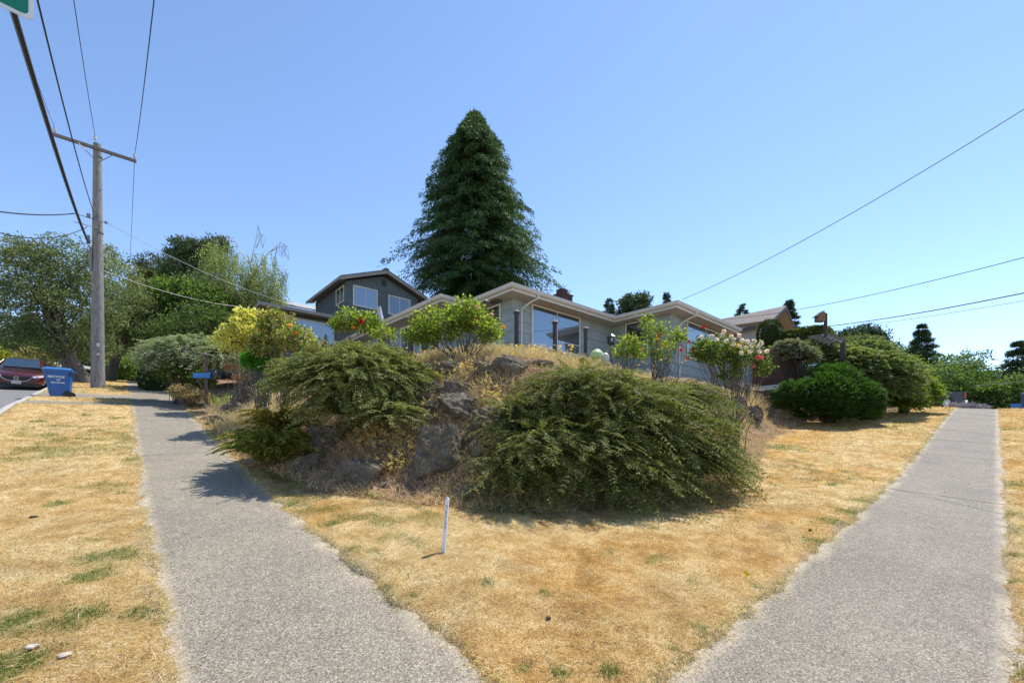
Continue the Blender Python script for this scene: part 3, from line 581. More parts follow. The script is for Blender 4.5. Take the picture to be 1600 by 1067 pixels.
# white survey stake
sp = G(693, 866); st = thing('survey_stake', 'thin white stake with small dark lettering leaning slightly in the dry lawn', 'stake', sp)
top = P(699, 779, dep(sp) - .02); axz = unit(top - sp); axx = unit(np.cross([FX * .93 + RX * .3, FY * .93 + RY * .3, 0], axz)); axx = unit(np.cross(axz, np.cross(axx, axz))); axy = np.cross(axz, axx); Ls = np.linalg.norm(top - sp)
wst = plain('white painted stake', (.72, .72, .76), .6, var=.06, scale=12)
c_ = (top + sp) / 2 - axz * .05; hx_, hy_ = .021, .011
mk('post', [box(c_, (2 * hx_, 2 * hy_, Ls + .1), ax=[axx, axy, axz])] + ring_loft([[top + axx * x + axy * y for x, y in ((-hx_, -hy_), (hx_, -hy_), (hx_, hy_), (-hx_, hy_))], [top + axx * x + axy * y + axz * .022 for x, y in ((-.004, -.004), (.006, -.004), (.006, .004), (-.004, .004))]]), wst, st)
def text3(name, s, parent, origin, ex, ey, size, mat, th=.001, font_bold=.0):
    cu = bpy.data.curves.new('t', 'FONT'); cu.body = s; cu.size = size; cu.align_x = 'CENTER'; cu.align_y = 'CENTER'; cu.offset = font_bold; cu.resolution_u = 2
    ob = bpy.data.objects.new('t', cu); scn.collection.objects.link(ob); dg = bpy.context.evaluated_depsgraph_get(); me = ob.evaluated_get(dg).to_mesh()
    v = np.array([q.co[:] for q in me.vertices]); tris = [list(p.vertices) for p in me.polygons]; ob.evaluated_get(dg).to_mesh_clear(); bpy.data.objects.remove(ob)
    ex = unit(ex); ey = unit(ey); ez = np.cross(ex, ey); Vv = np.array(origin) + v[:, :1] * ex + v[:, 1:2] * ey + ez * th
    byn = {}
    for f in tris: byn.setdefault(len(f), []).append(f)
    return mk(name, [(Vv, np.array(f)) for f in byn.values()], mat, parent)
ink = plain('dark ink', (.03, .03, .06), .8)
toward = -unit(np.array([FX, FY, 0])); fs = 1 if np.dot(axy, toward) > 0 else -1
text3('lettering', 'SET  BACK  UTILITY', st, sp + axz * Ls * .66 + axy * fs * (hy_ + .0015), -axz, np.cross(axy * fs, -axz), .034, ink, .0005)

# mailbox post with a blue paper box
mp = G(322, 640); mz = mp[2]; mb = thing('mailbox', 'rusty brown post carrying a black arched mailbox and a blue newspaper box', 'mailbox', mp)
pw = plain('weathered brown post', (.14, .10, .085), .85, var=.3, scale=8, bmp=.4); dm = dep(mp); rt = np.array([RX, RY, 0]); fw = np.array([FX, FY, 0])
q_ = lambda u, v, o=0: P(u, v, dm + o)
zt = q_(320, 553)[2]; mk('post', [box((mp[0], mp[1], (mz - .2 + zt) / 2), (.11, .11, zt - mz + .2))], pw, mb)
cap = q_(321, 553); mk('cap', [box(cap, (.5, .2, .05), ax=[unit(rt + np.array([0, 0, -.22])), fw, unit(np.array([0, 0, 1]) + rt * .22)])], plain('silvery board', (.33, .30, .28), .8), mb)
bc = q_(317, 587, -.02); mk('paper_box', [box(bc - rt * .02, (.62, .2, .2), ax=[rt, fw, [0, 0, 1]]), box(bc + rt * .31, (.02, .22, .22), ax=[rt, fw, [0, 0, 1]])], plain('bright blue plastic', (.02, .16, .5), .45), mb)
mc = q_(333, 583, .12); an = np.linspace(0, np.pi, 9); prof = [(-.13, -.13), (.13, -.13)] + [(.13 * math.cos(q), .03 + .12 * math.sin(q)) for q in an]
mk('box', extrude([mc + fw * x * 1.0 + np.array([0, 0, z]) - rt * .25 for x, z in prof], rt * .5), plain('black enamel', (.012, .013, .016), .3), mb); mk('reflector', disc(mc + rt * .2 - fw * .14 + np.array([0, 0, .04]), .025, -fw, 10, .01), white, mb)
mk('brace', tube([mp + np.array([0, 0, .62]), bc - rt * .25 - np.array([0, 0, .1])], .03, 6), pw, mb)

# recycling cart
bp_ = G(91, 623, 15); bp_ = P(92, 600, 18.2); bp_[2] = Tz(bp_[0], bp_[1]) + .0; zb = bp_[2]
bz = (H_ - 622) / F_ * 18.2; rc = thing('recycling_bin', 'blue wheeled recycling bin with white lettering beside the driveway strip', 'bin', bp_)
ang = R(36); e1 = unit(rt * math.cos(ang) + fw * math.sin(ang)); e2 = np.array([-e1[1], e1[0], 0]); up3 = np.array([0, 0, 1.]); hB = (622 - 579) / F_ * 18.2 + (bz - zb); kb = .74
bl_ = plain('blue cart plastic', (.012, .095, .33), .42, var=.06, scale=5); lb_ = plain('blue lid plastic', (.05, .21, .52), .4, var=.05)
def rr(z, wx, wy, ox=0): return [bp_ * [1, 1, 0] + up3 * (zb + z) + e1 * (x * wx * kb + ox * kb) + e2 * y * wy * kb for x, y in [(-.5, -.42), (-.42, -.5), (.42, -.5), (.5, -.42), (.5, .42), (.42, .5), (-.42, .5), (-.5, .42)]]
mk('body', ring_loft([rr(.03, .72, .6, .06), rr(.25, .84, .66, .05), rr(hB * .8, 1.04, .74, .0), rr(hB - .1, 1.1, .78, 0), rr(hB - .1, 1.17, .84, 0), rr(hB - .02, 1.18, .85, 0)]), bl_, rc)
mk('lid', ring_loft([rr(hB - .015, 1.2, .88, 0), rr(hB + .04, 1.2, .88, 0), rr(hB + .09, .98, .7, 0)]), lb_, rc)
mk('handle', tube([bp_ * [1, 1, 0] + up3 * (zb + hB - .02) + e1 * .49 + e2 * y for y in (-.22, .22)], .025, 6), bl_, rc)
for y in (-.27, .27): mk('wheel', disc(bp_ * [1, 1, 0] + up3 * (zb + .14) + e1 * .31 + e2 * y, .15, e2, 18, .07), blk, rc)
wt = plain('white lettering paint', (.75, .77, .8), .6, var=.02)
fc = bp_ * [1, 1, 0] - e2 * .31 - e1 * .02
text3('lettering', 'RECYCLE', rc, fc + up3 * (zb + hB - .30), e1, up3, .12, wt, .02, .004); text3('lettering', 'YES', rc, fc + e1 * .06 + up3 * (zb + hB - .43), e1, up3, .08, wt, .022, .003); text3('lettering', '(206) 684-3000', rc, fc + e1 * .05 + up3 * (zb + hB - .54), e1, up3, .065, wt, .026, .003)

# ---------------------------------------------------------------- vehicles
tyre = plain('tyre rubber', (.02, .02, .021), .8); rimm = plain('alloy rim', (.5, .5, .52), .3, .9); cg = glassm('car glass', (.01, .025, .028), .16)
chrome = plain('chrome trim', (.7, .7, .72), .15, 1); redl = plain('red lamp lens', (.4, .01, .01), .2); lamp = plain('clear lamp lens', (.5, .52, .55), .1, spec=.8)
def paint(n, col):
    m = plain(n, col, .3, .35, var=.03, coat=1.0); return m
class Car:
    def __init__(s, t, o, h, up=(0, 0, 1)):
        s.t, s.o = t, np.array(o, float); s.f = unit(h); s.l = unit(np.cross(up, s.f)); s.u = np.cross(s.f, s.l)
    def w(s, x, y, z): return s.o + s.f * x + s.l * y + s.u * z      # x forward, y left, z up
    def body(s, name, secs, m, sub=True, parent=None):
        ringz = []
        for x, hw, z0, zb, ht, zt in secs:       # half width at belt, sill height, belt height, half width at top, top height
            h = [(hw * .93, z0), (hw, z0 + (zb - z0) * .35), (hw * 1.0, zb - .06), (hw * .97, zb), (ht, zt - .03 if zt - zb > .1 else zt - .012), (ht * .72, zt), (0, zt + .012)]
            ringz.append([s.w(x, y, z) for y, z in h] + [s.w(x, -y, z) for y, z in h[-2::-1]])
        return mk(name, ring_loft(ringz), m, parent or s.t, smooth=sub)
    def quad(s, name, pts, m, parent, th=.008):
        p = [s.w(*q) for q in pts]; n = unit(np.cross(np.array(p[1]) - p[0], np.array(p[2]) - p[0])); return mk(name, extrude([q for q in p], n * th), m, parent)
    def wheel(s, x, y, r, wd_=.2):
        wh = mk('wheel', disc(s.w(x, y, r), r, s.l, 28, wd_), tyre, s.t); out = 1 if y > 0 else -1
        sp_ = []
        for q in range(10):
            an = q * math.pi / 5; sp_.append(box(s.w(x + math.cos(an) * r * .33, y + out * (wd_ / 2 + .012), r + math.sin(an) * r * .33), (r * .5, .03, .045), ax=[s.f * math.cos(an) + s.u * math.sin(an), s.l, s.u * math.cos(an) - s.f * math.sin(an)]))
        mk('rim', sp_ + disc(s.w(x, y + out * (wd_ / 2 + .008), r), r * .68, s.l, 24, .03, r * .56) + disc(s.w(x, y + out * (wd_ / 2 + .005), r), r * .14, s.l, 12, .05), rimm, wh); return wh
c0 = np.array([-3.75, 33.6, 0]); cz = lambda x, y: float(addz(x, y)) - .13
c0[2] = cz(c0[0], c0[1]); fwd = np.array([0, -1, cz(-3.75, 32.2) - cz(-3.75, 35)]) ; fwd[2] /= 2.8
cz0 = (H_ - 604) / F_ * 21.6
car = thing('parked_car', 'dark red sedan parked facing downhill at the left edge', 'car', c0)
K = Car(car, c0, fwd); red = paint('dark red metallic paint', (.085, .008, .012))
K.body('body', [(2.42, .60, .25, .52, .45, .56), (2.34, .78, .18, .62, .60, .70), (2.1, .88, .16, .72, .68, .80), (1.5, .92, .18, .82, .72, .90), (.95, .92, .18, .90, .74, .985), (.9, .92, .18, .92, .74, 1.0), (.1, .92, .18, .94, .62, 1.40), (-.5, .92, .18, .95, .60, 1.45), (-1.2, .92, .18, .96, .59, 1.41), (-1.95, .90, .2, .98, .66, 1.06), (-2.3, .86, .25, .96, .66, 1.02), (-2.45, .74, .35, .8, .6, .9)], red)
K.quad('windshield', [(.88, -.64, 1.03), (.88, .64, 1.03), (.13, .53, 1.415), (.13, -.53, 1.415)], cg, car, .02)
for s_ in (-1, 1):
    K.quad('side_window', [(.62, s_ * .905, .985), (-1.5, s_ * .89, 1.0), (-1.05, s_ * .66, 1.34), (.05, s_ * .68, 1.345)], cg, car, .012 * s_ if s_ < 0 else .012)
    K.body('mirror', [(.72, .06, .98, 1.05, .05, 1.10), (.56, .11, .96, 1.06, .08, 1.12), (.5, .09, .98, 1.05, .07, 1.1)], red) if False else mk('mirror', [box(K.w(.66, s_ * 1.03, 1.02), (.12, .22, .14), ax=[K.f, K.l, K.u])], red, car)
    mk('headlight', ring_loft([[K.w(x, s_ * y, z) for x, y, z in ((2.40, .50, .60), (2.22, .84, .66), (2.14, .84, .74), (2.36, .50, .68))], [K.w(x + .035, s_ * (y + .02), z) for x, y, z in ((2.40, .50, .60), (2.22, .84, .66), (2.14, .84, .74), (2.36, .50, .68))]]), lamp, car)
    K.wheel(1.45, s_ * .83, .33); K.wheel(-1.38, s_ * .83, .33)
gr = mk('grille', extrude([K.w(2.46, y, z) for y, z in ((-.48, .64), (.48, .64), (.36, .48), (.2, .42), (-.2, .42), (-.36, .48))], K.f * .02), blk, car)
mk('chrome_trim', tube([K.w(2.49, y, z) for y, z in ((-.56, .66), (-.46, .56), (-.36, .47), (-.2, .415), (.2, .415), (.36, .47), (.46, .56), (.56, .66))], .016, 6), chrome, gr)
mk('emblem', disc(K.w(2.495, 0, .56), .085, K.f, 20, .02, .066) + tube([K.w(2.5, y, z) for y, z in ((-.075, .575), (-.03, .59), (0, .545), (.03, .59), (.075, .575))], .011, 5), chrome, gr)
lpz = mk('licence_plate', [box(K.w(2.5, -.0, .37), (.02, .32, .15), ax=[K.f, K.l, K.u])], white, car)
text3('lettering', 'AXS4126', lpz, K.w(2.512, 0, .365), K.l, K.u, .085, plain('plate blue ink', (.03, .06, .2), .6), .002)
mk('lower_bumper', [box(K.w(2.38, 0, .25), (.12, 1.3, .16), ax=[K.f, K.l, K.u])], blk, car)
# pickup truck beyond the crest at right
t0 = P(1424, 640, 31.5); t0[2] = (H_ - 640) / F_ * 31.5; tf = unit(np.array([-RX * .96 - .16, -RY * .96 + .2, 0.0])); tr_ = thing('pickup_truck', 'dark grey pickup truck parked with its tail towards the right sidewalk', 'truck', t0)
K = Car(tr_, t0, tf); gy_ = plain('dark grey truck paint', (.03, .042, .055), .45, .1, var=.03)
K.body('cab', [(2.9, .86, .5, .95, .7, 1.0), (2.7, .95, .45, 1.08, .78, 1.14), (1.6, .97, .42, 1.12, .8, 1.2), (1.5, .97, .42, 1.14, .8, 1.22), (.9, .97, .42, 1.18, .72, 1.78), (-.4, .97, .42, 1.18, .72, 1.8), (-.55, .97, .42, 1.18, .74, 1.7)], gy_)
mk('bed', [box(K.w(-1.65, s_ * .93, .82), (2.3, .08, .72), ax=[K.f, K.l, K.u]) for s_ in (-1, 1)] + [box(K.w(-1.65, 0, .6), (2.3, 1.8, .2), ax=[K.f, K.l, K.u]), box(K.w(-2.8, 0, .82), (.07, 1.9, .72), ax=[K.f, K.l, K.u])], gy_, tr_)
mk('bed_rail', [box(K.w(-1.65, s_ * .93, 1.202), (2.34, .12, .04), ax=[K.f, K.l, K.u]) for s_ in (-1, 1)], blk, tr_)
mk('wheel_arch', disc(K.w(-1.55, .975, .47), .48, K.l, 24, .02, .38), blk, tr_)
mk('toolbox', [box(K.w(-.85, 0, 1.28), (.5, 1.7, .2), ax=[K.f, K.l, K.u])], plain('bright aluminium', (.6, .6, .62), .35, .6), tr_)
mk('bumper', [box(K.w(-2.93, 0, .5), (.16, 1.9, .2), ax=[K.f, K.l, K.u])], chrome, tr_)
for s_ in (-1, 1): mk('taillight', [box(K.w(-2.80, s_ * .935, .92), (.14, .14, .38), ax=[K.f, K.l, K.u])], redl, tr_); K.wheel(-1.55, s_ * .86, .38, .24); K.wheel(1.9, s_ * .86, .38, .24); K.quad('side_window', [(.85, s_ * .975, 1.2), (-.4, s_ * .975, 1.2), (-.35, s_ * .76, 1.7), (.8, s_ * .76, 1.7)], cg, tr_)
# blue truck-like van top at the far right edge
v0 = P(1606, 640, 34); v0[2] = (H_ - 641) / F_ * 34; vt = thing('blue_cart', 'dark blue wheeled bin standing at the far right edge', 'bin', v0)
mk('body', [box(v0 + [0, 0, .65], (.75, .7, 1.25))], plain('dark blue plastic', (.015, .05, .12), .45), vt); mk('lid', ring_loft([[v0 + np.array([x, y, 1.28]) for x, y in ((-.4, -.38), (.4, -.38), (.4, .38), (-.4, .38))], [v0 + np.array([x * .7, y * .7, 1.42]) for x, y in ((-.4, -.38), (.4, -.38), (.4, .38), (-.4, .38))]]), plain('dark blue plastic', (0, 0, 0)), vt)
v1 = P(1587, 636, 33.5); v1[2] = (H_ - 637) / F_ * 33.5; mk('low_bin', [box(v1 + [0, 0, .12], (.9, .5, .25)), box(v1 + [0, 0, .27], (.98, .58, .05))], plain('bright blue plastic', (0, 0, 0)), base=v1, label='low bright blue crate at the far right beside the dark blue bin', cat='crate')

# ---------------------------------------------------------------- garden things on the terrace
pm = plain('dark capped post', (.05, .045, .045), .8, var=.3, scale=9, bmp=.3); pcap = plain('grey post cap', (.16, .13, .12), .7)
PL = ['by the downspout', 'in front of the middle of the picture window', 'right of the picture window, shortest', 'behind the big rose, half hidden']
for (u, v0_, v1_, d), lb in zip([(807, 486, 545, 13.2), (867, 502, 549, 13.6), (915, 512, 550, 14.6), (759, 470, 548, 13.4)], PL):
    p = PG(u, d); zt = P(u, v0_, d)[2]; t = thing('fence_post', 'dark post with a flared cap, ' + lb, 'post', p, 'capped posts along the terrace')
    h = .047 if u != 915 else .043; mk('post', [box((p[0], p[1], (p[2] - .2 + zt - .12) / 2), (2 * h, 2 * h, zt - .12 - p[2] + .2))] + ring_loft([[(p[0] + x * s_, p[1] + y * s_, z) for x, y in ((-1, -1), (1, -1), (1, 1), (-1, 1))] for s_, z in ((h, zt - .15), (h * 1.3, zt - .05))]), pm, t)
    mk('cap', ring_loft([[(p[0] + x * s_, p[1] + y * s_, z) for x, y in ((-1, -1), (1, -1), (1, 1), (-1, 1))] for s_, z in ((h * 1.75, zt - .048), (h * 1.8, zt - .02), (h * .5, zt + .035))]), pcap, t)
p = PG(955, 16.2); zt = P(955, 522, 16.2)[2]; t = thing('garden_lantern', 'black lantern on a thin stem against the grey wall corner', 'lantern', p)
mk('stem', tube([(p[0], p[1], p[2] - .1), (p[0], p[1], zt - .3)], .02, 6), blk, t)
mk('housing', ring_loft([[(p[0] + math.cos(q) * s_, p[1] + math.sin(q) * s_, z) for q in np.arange(8) * math.pi / 4] for s_, z in ((.05, zt - .42), (.14, zt - .36), (.15, zt - .14), (.19, zt - .12), (.06, zt))]), plain('black enamel', (0, 0, 0)), t)
mk('pane', [box((p[0] - .1, p[1] - .1, zt - .24), (.04, .04, .10))], lamp, t)
p = P(933, 560, 13.2); p[2] = Tz(p[0], p[1]); hz = P(933, 545, 13.2)[2]
t = thing('garden_cover', 'pale green domed cover with a white end lying in the dry grass below the wall', 'cover', p)
mk('dome', [ball((p[0], p[1], hz - .26), (.25, .2, .25), 18, 10)], plain('pale green plastic', (.42, .55, .22), .4, var=.1), t); mk('end_cap', [ball((p[0] + .24 * RX, p[1] + .24 * RY, hz - .30), (.11, .14, .19), 14, 8)], white, t)
# folded patio umbrella in front of the dark house
p = PG(593, 24.5); zt = P(589, 478, 24.5)[2]; t = thing('patio_umbrella', 'folded grey and white patio umbrella in front of the dark house', 'umbrella', p)
mk('pole', tube([(p[0], p[1], p[2]), (p[0], p[1], zt)], .025, 6), pw, t); mk('canopy', ring_loft([[(p[0] + math.cos(q) * s_ * (1 + .3 * (k % 2)), p[1] + math.sin(q) * s_ * (1 + .3 * (k % 2)), z) for k, q in enumerate(np.arange(12) * math.pi / 6)] for s_, z in ((.28, zt - 1.3), (.2, zt - .8), (.05, zt - .03))]), plain('grey white canvas', (.4, .4, .45), .9), t)
# birdhouse on a pole, arbour and fence at right
p = PG(1290, 22.0); zt = P(1290, 490, 22)[2]; t = thing('birdhouse', 'brown wooden birdhouse on a tall post above the clipped hedges', 'birdhouse', p)
mk('post', [box((p[0], p[1], (p[2] + zt) / 2), (.13, .13, zt - p[2]))], plain('dark brown post', (.07, .05, .04), .85), t)
bc = P(1283, 495, 22); bh = plain('brown cedar boards', (.20, .11, .065), .8, var=.3, scale=9)
mk('box', extrude([bc + rt * x + np.array([0, 0, z]) - fw * .16 for x, z in ((-.25, -.26), (.12, -.26), (.12, .2), (.0, .2), (-.25, .0))], fw * .3), bh, t); mk('roof', [box(bc + rt * -.14 + np.array([0, 0, .13]), (.46, .4, .035), ax=[unit(rt + np.array([0, 0, .75])), fw, unit(np.array([0, 0, 1]) - rt * .75)])], pm, t)
a0, a1 = P(1284, 524, 22.5), P(1317, 536, 20.5); t = thing('garden_arbor', 'dark timber arbour beam on two posts beside the birdhouse', 'arbor', PG(1300, 21.5))
mk('beam', tube([a0, a1], .09, 4) + tube([a0 + [.3, .5, 0], a1 + [.3, .5, 0]], .09, 4), pm, t)
mk('rafter', [box(a0 + (a1 - a0) * q + [.15, .25, .1], (.12, .95, .09)) for q in (.1, .3, .5, .7, .9)], plain('pale rafter wood', (.2, .17, .14), .8), t)
for q in (a0, a1): mk('post', [box((q[0], q[1], q[2] - 1.2), (.18, .18, 2.4))], pm, t)
f0, f1, f2 = P(1175, 556, 23), P(1239, 547, 22), P(1262, 556, 20.0)
t = thing('wooden_fence', 'dark brown board fence behind the white rose bush', 'fence', PG(1225, 18.8)); n = 12; bd = []
for k in range(n):
    c = f0 + (f1 - f0) * (k + .5) / n; bd.append(box((c[0], c[1], c[2] - .85), (.15, .03, 1.6), rz=math.atan2(f1[1] - f0[1], f1[0] - f0[0])))
mk('boards', bd, plain('dark brown fence boards', (.09, .045, .03), .85, var=.35, scale=6), t); mk('rail', tube([f0, f1], .06, 4), plain('brown rail', (.2, .14, .1), .8), t)
mk('post', [box((f1[0], f1[1], f1[2] - .6), (.22, .22, 1.35))], pm, t)
t = thing('gate_post', 'blue-grey square post at the end of the brown fence', 'post', PG(1246, 17.9)); q = P(1246, 548, 21); mk('post', [box((q[0], q[1], q[2] - .55), (.2, .2, 1.25))], plain('blue grey post paint', (.09, .13, .16), .7), t); mk('rail', tube([q - [0, 0, .1], f2 + [0, 0, .1]], .05, 4) + tube([q - [0, 0, .55], f2 - [0, 0, .35]], .05, 4), plain('blue grey post paint', (.09, .13, .16)), t)
t = thing('pergola', 'reddish timber pergola beside the clipped conical shrub', 'pergola', PG(1180, 27)); q0, q1 = P(1150, 511, 29), P(1197, 508, 28)
mk('beam', [box((q0 + q1) / 2 + [0, 0, .1], (np.linalg.norm(q1 - q0) + .4, .12, .22), rz=math.atan2(*(q1 - q0)[1::-1]))], bh, t)
for q in (q0, q1): mk('post', [box((q[0], q[1], q[2] - 1.4), (.22, .22, 2.8))], plain('red brown timber', (.16, .06, .04), .8), t)

# ---------------------------------------------------------------- rocks
import bmesh
def ico(sub):
    bm = bmesh.new(); bmesh.ops.create_icosphere(bm, subdivisions=sub, radius=1); V = np.array([v.co[:] for v in bm.verts]); F = np.array([[v.index for v in f.verts] for f in bm.faces]); bm.free(); return V, F
ICO = ico(5); ICO3 = ico(3)
def rockmat(n, lo, mid, hi):
    m, t, p = newmat(n); v = nz(t, 5, 8, .7); c = ramp(t, v, [(.25, lo), (.5, mid), (.72, hi)])
    vo = ND(t, 'ShaderNodeTexVoronoi', Scale=2.2); vo.feature = 'DISTANCE_TO_EDGE'; t.links.new(coords(t), vo.inputs['Vector']); c = mix(t, 1.0, c, ramp(t, vo.outputs['Distance'], [(.0, (.6, .58, .55)), (.03, (1, 1, 1))]), 'MULTIPLY'); c = mix(t, 1.0, c, ramp(t, nz(t, 55, 4, .8), [(.3, (.55, .54, .52)), (.7, (1.4, 1.38, 1.33))]), 'MULTIPLY')
    li = ramp(t, nz(t, 14, 6, .75), [(.56, (0, 0, 0)), (.68, (.75, .75, .75))]); c = mix(t, li, c, (.42, .40, .34)); c = mix(t, ramp(t, nz(t, 2.2, 4), [(.5, (0, 0, 0)), (.7, (.6, .6, .6))]), c, (.13, .10, .07))
    t.links.new(c, p.inputs['Base Color']); p.inputs['Roughness'].default_value = .92; p.inputs['Specular IOR Level'].default_value = .2; bump(t, p, nz(t, 11, 10, .75), 1.0, .09); return m
rk = rockmat('rough grey basalt', (.08, .066, .05), (.20, .168, .128), (.38, .33, .26))
def rock(u, v, d, wpx, hpx, label, sink=.0, seed=0, k=18, dd=0, boxy=.72):
    r2 = np.random.default_rng(seed + 50); sx_, sz_ = wpx / F_ * d / 2, hpx / F_ * d / 2; c = P(u, v, d + dd)
    V, F = ICO; pl = unit(r2.normal(size=(k, 3))); pl[0] = unit(-fw * 1 + r2.normal(size=3) * .25 + [0, 0, .1]); pl[1] = unit([0, 0, 1] + r2.normal(size=3) * .2); hh = boxy * (.8 + .35 * r2.random(k)); dt = V @ pl.T
    rr_ = np.where(dt > 1e-3, hh / np.maximum(dt, 1e-3), 9).min(1); rr_ = np.minimum(rr_, 1.25)
    Q = V * rr_[:, None]; Q /= np.abs(Q @ np.array([rt, fw, up3]).T).max(0).mean()
    q3 = Q * 3 + seed; Q = Q * (1 + .07 * noise(q3[:, 0] + q3[:, 2] * 1.7, q3[:, 1] - q3[:, 2], seed)[:, None] + .055 * noise(q3[:, 0] * 3 + q3[:, 2] * 2.7, q3[:, 1] * 3 + q3[:, 2], seed + 1)[:, None] + .03 * noise(q3[:, 0] * 9 + q3[:, 2] * 7, q3[:, 1] * 9, seed + 2)[:, None])
    W = c + Q[:, :1] * 0; loc = Q @ np.array([rt, fw, up3]).T
    W = c + loc[:, :1] * rt * sx_ * 1.05 + loc[:, 1:2] * fw * (sx_ + sz_) * .5 + loc[:, 2:] * up3 * sz_ * 1.08
    return mk('boulder', [(W, F)], rk, base=c - up3 * sz_, label=label, cat='rock', group='rockery boulders')
def gd(u, v): return dep(G(u, v))
ROCKS = [(692, 712, 84, 98, 'largest boulder, dark flat face directly above the white stake'), (560, 745, 92, 76, 'low slanting slab at the foot of the rockery right of the fern'),
 (648, 662, 84, 66, 'boulder with a pale domed top between yellow dry flowers, mid rockery'), (722, 640, 66, 60, 'dark angular boulder just left of the big right-hand hedge'), (625, 712, 46, 48, 'squat broken boulder between the slab and the largest boulder'),
 (633, 768, 44, 30, 'small dark pointed rock at the lawn edge, left of the stake'), (735, 772, 50, 34, 'low rounded rock at the lawn edge right of the stake'), (512, 695, 66, 76, 'shaded upright rock face beneath the left hedge'), (590, 650, 70, 66, 'mossy rock half hidden under the right end of the left hedge'),
 (700, 578, 86, 38, 'wide flat rock high in the rockery under the big rose'), (752, 580, 58, 30, 'grey ledge rock high up, left of two pale rocks'), (795, 574, 62, 34, 'pale grey rock at the upper edge of the right hedge'), (842, 571, 62, 18, 'long thin cap rock among the terrace grasses'),
 (662, 612, 90, 40, 'rock ledge covered in dry yellow flower heads'), (762, 660, 60, 60, 'rock peeping out at the left side of the right hedge'), (480, 735, 50, 50, 'dark rock behind the fern'),
 (395, 632, 50, 54, 'tallest of the rocks beside the left sidewalk, with a sunlit edge'), (366, 648, 40, 44, 'middle rock of the row beside the left sidewalk'), (345, 662, 32, 34, 'lowest rock of the row beside the left sidewalk'), (412, 655, 40, 40, 'rock half covered by the fern tips'), (327, 655, 26, 14, 'small flat stone at the foot of the mailbox post'), (340, 645, 20, 12, 'little stone just right of the mailbox post'),
 (648, 735, 34, 36, 'jagged little rock wedged against the left of the largest boulder'), (590, 700, 36, 38, 'small jagged rock just above the slanting slab'), (745, 705, 36, 44, 'rock wedged between the largest boulder and the right hedge'), (672, 640, 40, 34, 'jagged rock between the domed boulder and the dark angular boulder'), (720, 610, 44, 30, 'broken flat rock midway below the high ledge rocks'), (600, 760, 30, 22, 'small broken rock at the lawn edge beside the slab'), (1148, 606, 40, 36, 'dark rock under the white rose bush'), (1156, 636, 34, 50, 'upright rock below the white rose bush'), (1176, 655, 22, 52, 'narrow standing stone right of the big hedge'), (1205, 622, 76, 34, 'wide dark rock left of the bright green bush'), (1236, 654, 46, 36, 'rounded rock touching the bright green bush'), (1212, 650, 54, 36, 'mossy rounded rock between the standing stone and the green bush'), (1190, 598, 46, 26, 'flat brown rock below the brown fence'), (1222, 592, 40, 24, 'small rock beside the upper left of the green bush'), (1110, 598, 60, 26, 'dark rock at the upper right of the big hedge')]
for n_, (u, v, w_, h_, lb) in enumerate(ROCKS):
    d = gd(u, v + h_ * .1); rock(u, v, d, w_, h_, lb, seed=n_, dd=w_ / F_ * d * .12)
def blockmesh(name, c, s, col, label, cat, n_=1, mt=None):
    V, F = ICO3; q = V * (1 + .2 * noise(V[:, 0] * 2 + n_, V[:, 1] * 2 + V[:, 2], n_)[:, None]); mk(name, [(q * np.array(s) + c, F)], mt or plain(name + ' surface', col, .8, var=.2, scale=20), base=c, label=label, cat=cat)
for n_, (u, v, s, lb) in enumerate([(50, 1026, .03, 'pale flat stone in the dry grass at lower left, nearer the edge'), (101, 1035, .03, 'pale flat stone in the dry grass at lower left, nearer the sidewalk')]):
    blockmesh('stone', G(u, v) + [0, 0, .012], (s * 1.3, s, s * .5), (.42, .37, .32), lb, 'stone', n_, plain('pale stone', (.42, .37, .32), .85))
for n_, (u, v, lb) in enumerate([(52, 811, 'dark fallen cone on the left lawn'), (1534, 784, 'tiny dark cone on the right sidewalk'), (857, 976, 'small dark cone in the middle of the front lawn'), (1266, 834, 'small brown cone near the right sidewalk edge')]):
    q = G(u, v); blockmesh('fallen_cone', q + [0, 0, .012], (.026 + .012 * (n_ == 0), .02, .016), (.05, .03, .02), lb, 'cone', n_, plain('dark cone scales', (.05, .03, .02), .8))

